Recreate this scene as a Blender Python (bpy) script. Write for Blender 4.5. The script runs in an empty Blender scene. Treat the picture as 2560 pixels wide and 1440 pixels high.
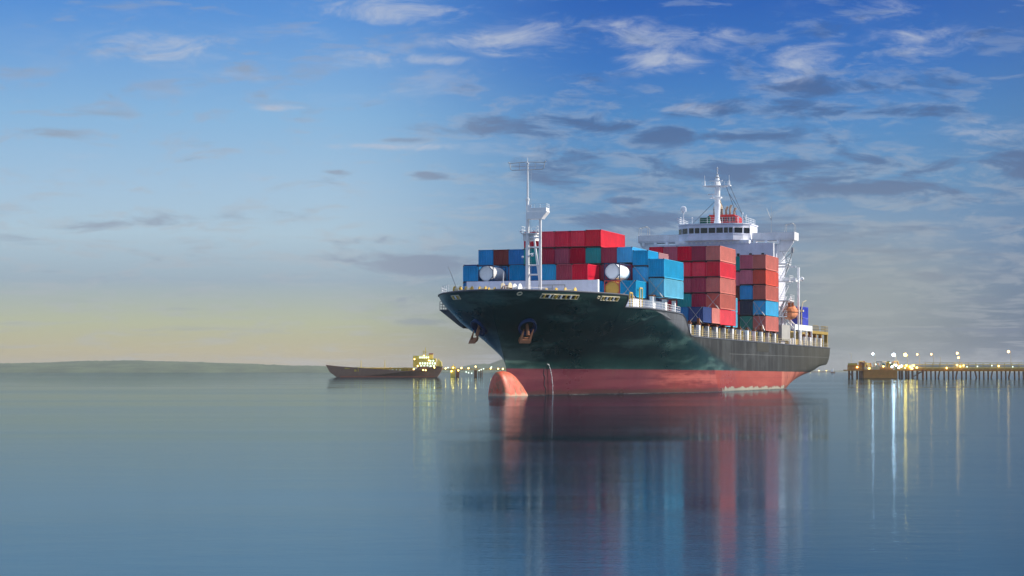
import bpy, math, random
import numpy as np
from mathutils import Matrix, Vector
R = math.radians
random.seed(7)
scene = bpy.context.scene
COL = scene.collection

# ------------------------------------------------------------------ camera
EYE = 3.5
cam_d = bpy.data.cameras.new("camera"); cam = bpy.data.objects.new("camera", cam_d); COL.objects.link(cam)
cam.location = (0, 0, EYE); cam.rotation_euler = (R(90), 0, 0)
cam_d.lens = 70.3125; cam_d.sensor_width = 36; cam_d.shift_y = 0.08125
cam_d.clip_start = 0.5; cam_d.clip_end = 90000
scene.camera = cam
scene.view_settings.view_transform = 'Standard'; scene.view_settings.look = 'None'
EXPO = 0.35
scene.view_settings.exposure = EXPO; scene.view_settings.gamma = 1
scene.render.engine = 'CYCLES'
scene.cycles.max_bounces = 6; scene.cycles.use_denoising = True

def lin(c):
    return tuple(((x/255)/12.92 if x/255 <= .04045 else ((x/255+.055)/1.055)**2.4) for x in c)

# ------------------------------------------------------------------ node helper
class NT:
    def __init__(s, tree):
        s.t = tree; s.n = tree.nodes; s.l = tree.links; s.n.clear()
    def add(s, typ, ins=None, **kw):
        nd = s.n.new(typ)
        for k, v in kw.items(): setattr(nd, k, v)
        for k, v in (ins or {}).items():
            sock = nd.inputs[k]
            if isinstance(v, bpy.types.NodeSocket): s.l.new(v, sock)
            else: sock.default_value = v
        return nd
    def math(s, op, a, b=None, c=None, clamp=False):
        nd = s.n.new('ShaderNodeMath'); nd.operation = op; nd.use_clamp = clamp
        for i, v in enumerate((a, b, c)):
            if v is None: continue
            if isinstance(v, bpy.types.NodeSocket): s.l.new(v, nd.inputs[i])
            else: nd.inputs[i].default_value = v
        return nd.outputs[0]
    def mix(s, f, a, b, blend='MIX'):
        nd = s.n.new('ShaderNodeMix'); nd.data_type = 'RGBA'; nd.blend_type = blend; nd.clamp_factor = True
        for i, v in ((0, f), (6, a), (7, b)):
            if isinstance(v, bpy.types.NodeSocket): s.l.new(v, nd.inputs[i])
            else:
                if i and len(v) == 3: v = (*v, 1)
                nd.inputs[i].default_value = v
        return nd.outputs[2]
    def ramp(s, fac, stops, interp='LINEAR'):
        nd = s.n.new('ShaderNodeValToRGB'); cr = nd.color_ramp; cr.interpolation = interp
        while len(cr.elements) < len(stops): cr.elements.new(.5)
        for e, (p, c) in zip(cr.elements, stops):
            e.position = p; e.color = (*c, 1) if len(c) == 3 else c
        s.l.new(fac, nd.inputs[0]); return nd.outputs[0]
    def maprange(s, v, a, b, c=0, d=1, smooth=True):
        nd = s.n.new('ShaderNodeMapRange'); nd.interpolation_type = 'SMOOTHSTEP' if smooth else 'LINEAR'
        s.l.new(v, nd.inputs[0])
        for i, x in zip((1, 2, 3, 4), (a, b, c, d)): nd.inputs[i].default_value = x
        return nd.outputs[0]
    def noise(s, vec, scale, detail=4, rough=.55, dist=0, lac=2):
        nd = s.add('ShaderNodeTexNoise', {'Vector': vec, 'Scale': scale, 'Detail': detail, 'Roughness': rough, 'Distortion': dist, 'Lacunarity': lac})
        return nd.outputs[0]
    def mapping(s, vec, scale=(1, 1, 1), loc=(0, 0, 0), rot=(0, 0, 0)):
        return s.add('ShaderNodeMapping', {'Vector': vec, 'Scale': scale, 'Location': loc, 'Rotation': rot}).outputs[0]

# ------------------------------------------------------------------ sky
SUN_AZ = 80.0      # clockwise from +Y
SUN_EL = 31.0
world = bpy.data.worlds.new("World"); scene.world = world; world.use_nodes = True
w = NT(world.node_tree)
tc = w.add('ShaderNodeTexCoord').outputs['Generated']
sep = w.add('ShaderNodeSeparateXYZ', {0: tc}); dx, dy, dz = sep.outputs
nish = w.add('ShaderNodeTexSky', sky_type='NISHITA', sun_disc=False, sun_elevation=R(SUN_EL), sun_rotation=R(SUN_AZ),
             air_density=1.2, dust_density=1.5, ozone_density=1.5).outputs[0]
zz = w.math('ABSOLUTE', dz)
zr = w.math('MULTIPLY', zz, 4.0, clamp=True)         # 0..0.25 -> 0..1
def stops(lst): return [(z*4, lin(c)) for z, c in lst]
left = w.ramp(zr, stops([(0, (172, 160, 140)), (.010, (186, 178, 146)), (.024, (180, 186, 160)), (.045, (156, 176, 192)), (.068, (172, 198, 216)),
                         (.09, (162, 194, 221)), (.126, (134, 180, 221)), (.176, (84, 144, 214)), (.25, (50, 108, 190))]))
right = w.ramp(zr, stops([(0, (98, 114, 130)), (.016, (102, 118, 134)), (.036, (112, 134, 156)), (.066, (110, 146, 184)), (.096, (92, 144, 192)),
                          (.126, (70, 132, 194)), (.15, (46, 112, 190)), (.18, (24, 92, 180)), (.25, (14, 76, 160))]))
side = w.maprange(dx, -.10, .05)
grad = w.mix(side, left, right)
far = w.maprange(dx, .17, .30)
grad = w.mix(w.math('MULTIPLY', far, w.math('SUBTRACT', .75, w.math('MULTIPLY', zr, .6), clamp=True)), grad, lin((72, 102, 145)))
glow = w.math('MULTIPLY', w.math('POWER', 2.718, w.math('MULTIPLY', w.math('ADD', w.math('POWER', w.math('MULTIPLY', w.math('SUBTRACT', dx, .172), 19.0), 2.0), w.math('POWER', w.math('MULTIPLY', w.math('SUBTRACT', dz, .034), 26.0), 2.0)), -1.0)), w.math('GREATER_THAN', dy, 0.0))
# where the banks and the wisps stand: azimuth (x/y) and height (z/y) of each
au = w.math('DIVIDE', dx, w.math('MAXIMUM', dy, .2)); av = w.math('DIVIDE', dz, w.math('MAXIMUM', dy, .2))
fw = w.math('GREATER_THAN', dy, .2)
def blobs(lst):
    acc = None
    for x, y, rx, ry, k in lst:
        a = w.math('MULTIPLY', w.math('SUBTRACT', au, (x-1280)/5000), 5000/rx); b = w.math('MULTIPLY', w.math('SUBTRACT', av, (928-y)/5000), 5000/ry)
        r = w.math('ADD', w.math('MULTIPLY', a, a), w.math('MULTIPLY', b, b))
        e = w.math('MULTIPLY', w.math('POWER', 2.718, w.math('MULTIPLY', r, -1.0)), k)
        acc = e if acc is None else w.math('MAXIMUM', acc, e)
    return w.math('MULTIPLY', acc, fw)
BANK = blobs([(1400, 322, 290, 26, 1), (1640, 335, 110, 34, 1), (1370, 418, 190, 44, 1), (1900, 425, 360, 50, .9), (2120, 480, 260, 44, 1), (2060, 272, 300, 24, 1), (2090, 215, 160, 40, .8), (1580, 545, 150, 26, .9),
              (2540, 425, 90, 60, 1), (1860, 340, 140, 18, .8), (1020, 660, 200, 46, .9), (930, 600, 130, 16, .7), (1050, 806, 90, 12, 1), (616, 168, 48, 20, 1), (1080, 440, 60, 11, .8), (1000, 350, 90, 8, .8), (2020, 590, 160, 12, .7), (2400, 690, 200, 20, .6), (1560, 500, 60, 12, .8), (840, 430, 40, 8, .7), (300, 560, 240, 22, .7), (160, 330, 160, 18, .7)])
WISP = blobs([(1590, 90, 140, 50, 1), (1640, 150, 130, 36, 1), (1300, 95, 180, 50, .9), (1180, 100, 140, 30, .8), (980, 30, 240, 44, .8), (930, 150, 140, 26, .8), (1080, 150, 120, 16, .8), (2010, 150, 130, 60, 1), (1960, 200, 120, 30, 1), (2300, 110, 160, 60, .7),
              (2440, 330, 120, 50, .7), (980, 365, 190, 13, 1), (690, 268, 70, 11, 1), (1760, 100, 160, 40, .7), (1730, 272, 90, 16, .8), (400, 120, 260, 60, .6), (2240, 30, 200, 40, .6)])
# planar cloud coordinates: flat layers that crowd together towards the horizon
den = w.math('ADD', zz, .045)
px = w.math('DIVIDE', dx, den); py = w.math('DIVIDE', dy, den)
cv = w.add('ShaderNodeCombineXYZ', {0: px, 1: py, 2: 0.0}).outputs[0]
warp = w.add('ShaderNodeTexNoise', {'Vector': cv, 'Scale': 1.1, 'Detail': 3}).outputs[1]
cvw = w.add('ShaderNodeVectorMath', {0: cv, 1: w.add('ShaderNodeVectorMath', {0: warp, 1: (.5, .5, .5)}, operation='MULTIPLY').outputs[0]}, operation='ADD').outputs[0]
# bright wispy cloud
wv = w.mapping(cvw, (2.2, 1.35, 1), (3.4, 1.2, 0), (0, 0, R(-24)))
wis = w.noise(wv, 1.5, 8, .62, .25)
wpat = w.noise(w.mapping(cv, (1, 1, 1), (7.1, 3.3, 0)), .85, 2, .5)
wf = w.math('MULTIPLY', w.maprange(wis, .52, .76), w.math('MULTIPLY', w.maprange(wpat, .44, .62), .5))
wf = w.math('MULTIPLY', wf, w.maprange(zr, .18, .42))
dvw = w.add('ShaderNodeCombineXYZ', {0: au, 1: w.math('MULTIPLY', av, 2.0), 2: 0.0}).outputs[0]
wz = w.noise(w.mapping(dvw, (1, 1.5, 1), (5.1, 1.2, 0), (0, 0, R(-18))), 30, 9, .64, .7)
wf = w.math('MAXIMUM', wf, w.math('MULTIPLY', w.maprange(w.math('MULTIPLY_ADD', WISP, .30, wz), .56, .98), w.maprange(WISP, .12, .5)))
grad = w.mix(w.math('MULTIPLY', wf, .85), grad, lin((184, 192, 210)))
# grey violet cloud banks
gv = w.mapping(cvw, (1.15, 1.25, 1), (1.7, 8.3, 0))
gr1 = w.noise(gv, 1.15, 7, .56, .15)
gthr = w.maprange(zr, .30, .56, .0, .13)
gthl = w.maprange(dx, -.12, .06, .07, 0)
g = w.math('SUBTRACT', w.math('SUBTRACT', w.math('SUBTRACT', gr1, gthr), gthl), .055)
dv = w.add('ShaderNodeCombineXYZ', {0: au, 1: w.math('MULTIPLY', av, 3.7), 2: 0.0}).outputs[0]
fine = w.noise(w.mapping(dv, (1, 1, 1), (.31, .72, 0)), 22, 9, .62, .45)
puff = w.noise(w.mapping(dv, (1, 1, 1), (2.1, .2, 0), (0, 0, R(-12))), 44, 8, .62, .5)
g = w.math('MAXIMUM', g, w.math('MULTIPLY_ADD', BANK, .31, w.math('MULTIPLY_ADD', w.math('SUBTRACT', fine, .5), 1.05, .375)))
gf = w.maprange(g, .44, .68)
gcol = w.mix(w.maprange(zr, .1, .6), lin((110, 126, 156)), lin((62, 92, 144)))
gcol = w.mix(w.maprange(dx, -.10, .04), lin((146, 158, 178)), gcol)
grad = w.mix(w.math('MULTIPLY', gf, w.maprange(zr, .0, .22, .30, .82)), grad, gcol)
# pale tops on the banks
gh = w.math('MULTIPLY', w.math('MULTIPLY', w.maprange(g, .38, .47), w.maprange(g, .62, .50)), w.maprange(puff, .40, .62))
grad = w.mix(w.math('MULTIPLY', gh, .36), grad, w.mix(w.maprange(zr, .3, .7), lin((176, 182, 192)), lin((140, 160, 196))))
# bright haze low over the pier, in front of the clouds
grad = w.mix(w.math('MULTIPLY', glow, .68), grad, lin((160, 168, 168)))
# the high sky above the frame
grad = w.mix(w.maprange(dz, .25, .6), grad, lin((188, 206, 234)))
up = w.math('MULTIPLY', 1.0, 10.0)
GK = 10/2**EXPO
gx = w.add('ShaderNodeVectorMath', {0: grad, 1: (GK, GK, GK)}, operation='MULTIPLY').outputs[0]
skyc = w.mix(.05, gx, nish)
bg = w.add('ShaderNodeBackground', {'Color': skyc, 'Strength': 0.1})
w.l.new(bg.outputs[0], w.add('ShaderNodeOutputWorld').inputs[0])

sun_d = bpy.data.lights.new("sun", 'SUN'); sun = bpy.data.objects.new("sun", sun_d); COL.objects.link(sun)
sun_d.energy = 4.7; sun_d.angle = R(0.6); sun_d.color = (1.0, .90, .76)
az, el = R(SUN_AZ), R(SUN_EL)
to_sun = Vector((math.sin(az)*math.cos(el), math.cos(az)*math.cos(el), math.sin(el)))
sun.rotation_euler = to_sun.to_track_quat('Z', 'Y').to_euler()

# ------------------------------------------------------------------ materials
def principled(name, col, rough=.5, metal=0, spec=.5):
    m = bpy.data.materials.new(name); m.use_nodes = True; n = NT(m.node_tree)
    b = n.add('ShaderNodeBsdfPrincipled', {'Roughness': rough, 'Metallic': metal, 'Specular IOR Level': spec})
    if isinstance(col, bpy.types.NodeSocket): pass
    else: b.inputs['Base Color'].default_value = (*col, 1)
    n.l.new(b.outputs[0], n.add('ShaderNodeOutputMaterial').inputs[0])
    return m, n, b

def paint(name, col, rough=.5, rust=.25, scale=.6, metal=0):
    """weathered painted steel: blotchy tone, vertical runs and a little rust"""
    m, n, b = principled(name, col, rough, metal, .15)
    t = n.add('ShaderNodeTexCoord').outputs['Object']
    a = n.noise(t, scale, 5, .6)
    run = n.noise(n.mapping(t, (4, 4, .25)), 1.0, 4, .6)
    oi = n.add('ShaderNodeObjectInfo').outputs['Random']
    c = n.mix(n.maprange(a, .35, .7), tuple(x*.91 for x in col), tuple(min(1, x*1.07) for x in col))
    c = n.mix(n.math('MULTIPLY', n.maprange(run, .52, .72), .18), c, tuple(x*.55 for x in col))
    rs = n.noise(n.mapping(t, (2.2, 2.2, .7), (5, 2, 9)), 1.3, 6, .7)
    c = n.mix(n.math('MULTIPLY', n.maprange(rs, .60, .74), rust), c, (.16, .06, .03))
    hs = n.add('ShaderNodeHueSaturation', {'Color': c, 'Value': n.maprange(oi, 0, 1, .88, 1.12, False), 'Saturation': n.maprange(oi, 0, 1, 1.05, .92, False)}).outputs[0]
    n.l.new(hs, b.inputs['Base Color'])
    n.l.new(n.maprange(a, .3, .7, rough-.08, rough+.12), b.inputs['Roughness'])
    return m

def emit(name, col, strength):
    m = bpy.data.materials.new(name); m.use_nodes = True; n = NT(m.node_tree)
    e = n.add('ShaderNodeEmission', {'Color': (*col, 1), 'Strength': strength})
    n.l.new(e.outputs[0], n.add('ShaderNodeOutputMaterial').inputs[0]); return m

CCOL = {
 'crimson': (.78, .012, .055), 'bright red': (.78, .04, .07), 'dark red': (.50, .010, .045), 'maroon': (.42, .055, .10),
 'faded pink red': (.62, .15, .21), 'faded red': (.74, .25, .21), 'rust brown': (.60, .17, .135), 'orange red': (.74, .10, .06),
 'dark brown': (.20, .07, .06), 'teal': (.01, .34, .32), 'green': (.05, .27, .20), 'blue': (.002, .30, .60), 'deep blue': (.003, .20, .48),
 'light blue': (.03, .42, .72), 'pale blue': (.14, .52, .72), 'navy': (.03, .07, .24), 'slate': (.05, .06, .095), 'royal blue': (.07, .10, .60),
 'pale salmon': (.58, .28, .28), 'red brown': (.28, .05, .045),
}
CM = {k: paint('container_'+k.replace(' ', '_'), v, .55, .13) for k, v in CCOL.items()}
M = dict(
 white=paint('white_paint', (.86, .88, .90), .45, .10), cast_gap=paint('casting_and_gap_shade', (.07, .05, .05), .6, .4),
 grey=paint('grey_paint', (.72, .75, .86), .5, .08), dgrey=paint('dark_grey_paint', (.09, .10, .12), .6, .4),
 yellow=paint('yellow_paint', (.62, .42, .08), .5, .3), rusty=paint('rusty_steel', (.25, .10, .05), .75, .6),
 cream=paint('cream_paint', (.62, .55, .38), .5, .3), red=paint('funnel_red', (.60, .05, .05), .45, .1),
 orange=paint('lifeboat_orange', (.75, .26, .11), .45, .1), steel=paint('galvanised_steel', (.45, .46, .46), .45, .2, metal=.3),
 anchor=paint('anchor_rust', (.30, .12, .055), .7, .4), pocket=paint('anchor_pocket_blue', (.02, .05, .13), .35, .1),
 deck=paint('deck_paint', (.12, .06, .05), .8, .4), tankw=paint('tank_white', (.92, .93, .92), .35, .10), tanky=paint('tank_yellow', (.70, .42, .08), .4, .1),
 exhaust=paint('sooty_pipe', (.46, .38, .28), .6, .5), green=paint('equipment_green', (.005, .09, .06), .5, .1),
 gold=paint('stern_gantry_paint', (.40, .28, .08), .6, .5), black=principled('rubber_black', (.012, .012, .013), .6)[0],
 pier=paint('pier_concrete', (.62, .26, .06), .8, .3), pile=paint('pier_pile', (.20, .10, .055), .8, .4), pipe=paint('pier_pipe', (.75, .60, .22), .5, .2),
 tdark=paint('tanker_hull_paint', (.26, .14, .085), .6, .4), tcream=paint('tanker_house_paint', (.78, .62, .12), .5, .1), tred=paint('tanker_red', (.4, .10, .04), .5, .2),
 glass=principled('dark_glass', (.012, .016, .022), .08)[0],
 lampc=emit('lamp_cool', (.70, .86, 1), 22), lampw=emit('lamp_warm', (1, .55, .16), 8), lampy=emit('lamp_yellow', (1, .66, .10), 18),
 winl=emit('lit_window', (.80, 1, .86), 1.6), streakc=emit('added_streak_cool', (.68, .86, 1), 6), streaky=emit('added_streak_yellow', (1, .66, .12), 7), winy=emit('deck_light', (1, .70, .18), 9),
 foam=principled('white_water', (.75, .78, .8), .6)[0],
)

# ------------------------------------------------------------------ mesh helpers
class MB:
    def __init__(s): s.v = []; s.f = []; s.mi = []; s.cur = 0
    def poly(s, pts, faces):
        o = len(s.v); s.v += [tuple(p) for p in pts]
        for f in faces: s.f.append(tuple(i+o for i in f)); s.mi.append(s.cur)
        return s
    def box(s, c, d, rz=0, taper=None):
        hx, hy, hz = d[0]/2, d[1]/2, d[2]/2
        ca, sa = math.cos(rz), math.sin(rz); pts = []
        for z in (-hz, hz):
            k = 1 if (taper is None or z < 0) else taper
            for x, y in ((-hx, -hy), (hx, -hy), (hx, hy), (-hx, hy)):
                x *= k; y *= k
                pts.append((c[0]+x*ca-y*sa, c[1]+x*sa+y*ca, c[2]+z))
        return s.poly(pts, [(3, 2, 1, 0), (4, 5, 6, 7), (0, 1, 5, 4), (1, 2, 6, 5), (2, 3, 7, 6), (3, 0, 4, 7)])
    def b2(s, a, b):
        return s.box([(a[i]+b[i])/2 for i in range(3)], [abs(b[i]-a[i]) for i in range(3)])
    def tube(s, a, b, r, r2=None, n=8, caps=True):
        a = Vector(a); b = Vector(b); r2 = r if r2 is None else r2
        d = (b-a)
        if d.length < 1e-6: return s
        q = d.normalized().to_track_quat('Z', 'Y'); pts = []
        for p, rr in ((a, r), (b, r2)):
            for k in range(n):
                t = 2*math.pi*(k+.5)/n
                pts.append(p + q @ Vector((math.cos(t)*rr, math.sin(t)*rr, 0)))
        fs = [(k, (k+1) % n, n+(k+1) % n, n+k) for k in range(n)]
        if caps: fs += [tuple(range(n-1, -1, -1)), tuple(range(n, 2*n))]
        return s.poly(pts, fs)
    def path(s, pts, r, n=6):
        for a, b in zip(pts[:-1], pts[1:]): s.tube(a, b, r, n=n)
        return s
    def prism(s, outline, axis, a, b):
        """outline (2D) extruded along an axis index"""
        n = len(outline); pts = []
        for t in (a, b):
            for p, q in outline:
                pts.append({0: (t, p, q), 1: (p, t, q), 2: (p, q, t)}[axis])
        return s.poly(pts, [(k, (k+1) % n, n+(k+1) % n, n+k) for k in range(n)] + [tuple(range(n-1, -1, -1)), tuple(range(n, 2*n))])
    def ball(s, c, r, n=10, m=7, sc=(1, 1, 1)):
        pts = [(c[0], c[1], c[2]-r*sc[2])]
        for i in range(1, m):
            t = math.pi*i/m
            for k in range(n):
                p = 2*math.pi*k/n
                pts.append((c[0]+r*sc[0]*math.sin(t)*math.cos(p), c[1]+r*sc[1]*math.sin(t)*math.sin(p), c[2]-r*sc[2]*math.cos(t)))
        pts.append((c[0], c[1], c[2]+r*sc[2])); fs = []
        for k in range(n): fs.append((0, 1+(k+1) % n, 1+k))
        for i in range(m-2):
            for k in range(n):
                a = 1+i*n+k; b = 1+i*n+(k+1) % n; fs.append((a, b, b+n, a+n))
        L = len(pts)-1
        for k in range(n): fs.append((L, 1+(m-2)*n+k, 1+(m-2)*n+(k+1) % n))
        return s.poly(pts, fs)
    def rail(s, pts, h=1.1, r=.035, step=1.6, rows=3):
        """guard rail along a polyline"""
        for a, b in zip(pts[:-1], pts[1:]):
            a = Vector(a); b = Vector(b); n = max(1, round((b-a).length/step))
            for k in range(n+1):
                p = a.lerp(b, k/n); s.tube(p, p+Vector((0, 0, h)), r, n=4, caps=False)
            for j in range(1, rows+1):
                z = Vector((0, 0, h*j/rows)); s.tube(a+z, b+z, r*.9, n=4, caps=False)
        return s
    def mesh(s, name, mats, smooth=False):
        me = bpy.data.meshes.new(name); me.from_pydata([tuple(v) for v in s.v], [], s.f)
        for m in (mats if isinstance(mats, (list, tuple)) else [mats]): me.materials.append(m)
        me.polygons.foreach_set('material_index', s.mi)
        if smooth: me.polygons.foreach_set('use_smooth', [True]*len(s.f))
        me.update(); return me
    def build(s, name, mats, parent=None, smooth=False, loc=None):
        o = bpy.data.objects.new(name, s.mesh(name, mats, smooth)); COL.objects.link(o)
        if parent: o.parent = parent
        if loc: o.location = loc
        return o

def tag(o, label=None, cat=None, group=None, kind=None):
    for k, v in (('label', label), ('category', cat), ('group', group), ('kind', kind)):
        if v: o[k] = v
    return o
def empty(name, loc=(0, 0, 0), rz=0):
    o = bpy.data.objects.new(name, None); COL.objects.link(o); o.location = loc; o.rotation_euler = (0, 0, rz); o.empty_display_size = .5
    return o

# ------------------------------------------------------------------ sea
def add_water():
    m = bpy.data.materials.new('sea_water'); m.use_nodes = True; n = NT(m.node_tree)
    t = n.add('ShaderNodeTexCoord').outputs['Object']
    n1 = n.noise(n.mapping(t, (.50, 1.0, 1)), .8, 5, .6)
    n2 = n.noise(n.mapping(t, (.30, .8, 1), (3, 8, 0), (0, 0, R(14))), .09, 4, .55)
    n3 = n.noise(n.mapping(t, (1.0, 2.4, 1), (9, 1, 0), (0, 0, R(-9))), 2.4, 4, .65)
    pat = n.noise(n.mapping(t, (.004, .02, 1)), 1.0, 5, .6)
    gust = n.maprange(pat, .38, .66, .45, 1.6)
    b1 = n.add('ShaderNodeBump', {'Height': n.math('MULTIPLY', n1, gust), 'Distance': .0062, 'Strength': 1.0})
    b2 = n.add('ShaderNodeBump', {'Height': n2, 'Distance': .03, 'Strength': 1.0, 'Normal': b1.outputs[0]})
    b3 = n.add('ShaderNodeBump', {'Height': n.math('MULTIPLY', n3, gust), 'Distance': .0038, 'Strength': 1.0, 'Normal': b2.outputs[0]})
    fr = n.add('ShaderNodeFresnel', {'IOR': 1.33, 'Normal': b3.outputs[0]}).outputs[0]
    gl = n.add('ShaderNodeBsdfGlossy', {'Color': (.53, .66, .76, 1), 'Roughness': n.maprange(pat, .35, .65, .02, .06), 'Normal': b3.outputs[0]})
    df = n.add('ShaderNodeBsdfDiffuse', {'Color': (.010, .044, .062, 1)})
    mx = n.add('ShaderNodeMixShader', {0: fr, 1: df.outputs[0], 2: gl.outputs[0]})
    n.l.new(mx.outputs[0], n.add('ShaderNodeOutputMaterial').inputs[0])
    mb = MB(); S = 42000
    mb.poly([(-S, -2000, 0), (S, -2000, 0), (S, S, 0), (-S, S, 0)], [(0, 1, 2, 3)])
    tag(mb.build('sea_water', m), kind='structure')
add_water()

# ------------------------------------------------------------------ ship frame
TH = math.atan(.342)
SHIP_LOC = (7.73, 308.6, 0); SHIP_RZ = -(math.pi/2 + TH)
MS = Matrix.Translation(SHIP_LOC) @ Matrix.Rotation(SHIP_RZ, 4, 'Z')
def project(p):
    q = MS @ Vector(p); return (1280+5000*q.x/q.y, 928-5000*(q.z-EYE)/q.y)

def pchip(xs, ys, x):
    xs = np.asarray(xs, float); ys = np.asarray(ys, float); x = np.clip(np.asarray(x, float), xs[0], xs[-1])
    h = np.diff(xs); dl = np.diff(ys)/h; n = len(xs); m = np.zeros(n)
    for i in range(1, n-1):
        if dl[i-1]*dl[i] > 0:
            w1 = 2*h[i]+h[i-1]; w2 = h[i]+2*h[i-1]; m[i] = (w1+w2)/(w1/dl[i-1]+w2/dl[i])
    m[0] = dl[0]; m[-1] = dl[-1]*.3
    k = np.clip(np.searchsorted(xs, x)-1, 0, n-2); t = (x-xs[k])/h[k]
    return (2*t**3-3*t**2+1)*ys[k]+(t**3-2*t**2+t)*h[k]*m[k]+(-2*t**3+3*t**2)*ys[k+1]+(t**3-t**2)*h[k]*m[k+1]

ZL = [-3, 0, 3.9, 5, 7.95, 11.1, 14.8]
BOW = [  # half breadth against distance aft of the stem, one row per height
 ([0, 1.5, 7.5, 15.5, 25.5, 35.5, 50, 66, 200], [0, .3, 1.8, 4.1, 7.4, 10.4, 14.2, 16.0, 16.1]),
 ([0, 1.5, 7.5, 15.5, 25.5, 35.5, 50, 66, 200], [0, .4, 2.1, 4.6, 8.0, 11.0, 14.6, 16.1, 16.2]),
 ([0, 2.4, 8.4, 16.4, 26.4, 36.4, 51, 66, 200], [0, .7, 2.6, 5.2, 8.6, 11.6, 15.0, 16.2, 16.3]),
 ([0, 3.2, 9.2, 17.2, 27.2, 37.2, 52, 67, 200], [0, 1.2, 3.2, 5.9, 9.2, 12.2, 15.3, 16.2, 16.3]),
 ([0, 2, 5.3, 11.3, 19.3, 29.3, 39.3, 54, 200], [0, 1.5, 3.8, 6.3, 9.0, 12.2, 14.5, 16.2, 16.3]),
 ([0, 1.2, 3.5, 7.5, 13.5, 21.5, 31.5, 41.5, 200], [0, 2.1, 4.4, 7.9, 10.4, 13.0, 15.0, 16.1, 16.3]),
 ([0, .25, 1, 2.2, 5, 9, 15, 23, 33, 200], [0, 1.3, 3.1, 4.9, 8.0, 10.8, 13.5, 15.4, 16.2, 16.35]),
]
FS = [25.2, 25.6, 26.5, 27.2, 29.3, 31.6, 33.0]
AFT = [([-125, -110, -95, -80], [0, .5, .85, 1]), ([-132, -128, -118, -110, -100, -90], [.01, .2, .6, .8, .94, 1]),
       ([-147, -142, -134, -125, -112], [.35, .7, .92, .98, 1]), ([-147, -140, -120], [.93, .96, 1]), ([-147, -120], [.975, 1]), ([-147, -120], [.98, 1]), ([-147, -120], [.98, 1])]
def fs(z): return float(pchip(ZL, FS, z))
def half_breadth(F, z):
    d = max(0.0, fs(z)-F)
    b = [float(pchip(xs, ys, d)) * float(pchip(a[0], a[1], F)) for (xs, ys), a in zip(BOW, AFT)]
    return float(pchip(ZL, b, z))
def ztop(F):
    return float(np.interp(F, [-147, -30, -18, -17, -15.5, -13.5, -11.5, -8, 6, 13.7, 13.9, 14.3, 33], [8.6, 9.0, 9.1, 9.25, 10.3, 11.8, 12.4, 12.55, 12.9, 12.85, 14.4, 14.55, 14.8]))
def hull_point(px, py, side=1):
    """point of the hull's shell seen at a place in the photo"""
    best = None
    for F in np.arange(31.5, -146, -.5):
        z = 8.0
        for _ in range(4):
            b = half_breadth(F, z)*side; q = MS @ Vector((F, b, z)); z = EYE+(928-py)*q.y/5000
        e = abs(project((F, b, z))[0]-px)
        if best is None or e < best[0]: best = (e, F, b, z)
    return Vector(best[1:])

ship = tag(empty('container_ship', SHIP_LOC, SHIP_RZ), 'large dark green hulled container ship with red boot topping, seen from its bow', 'ship')

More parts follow.
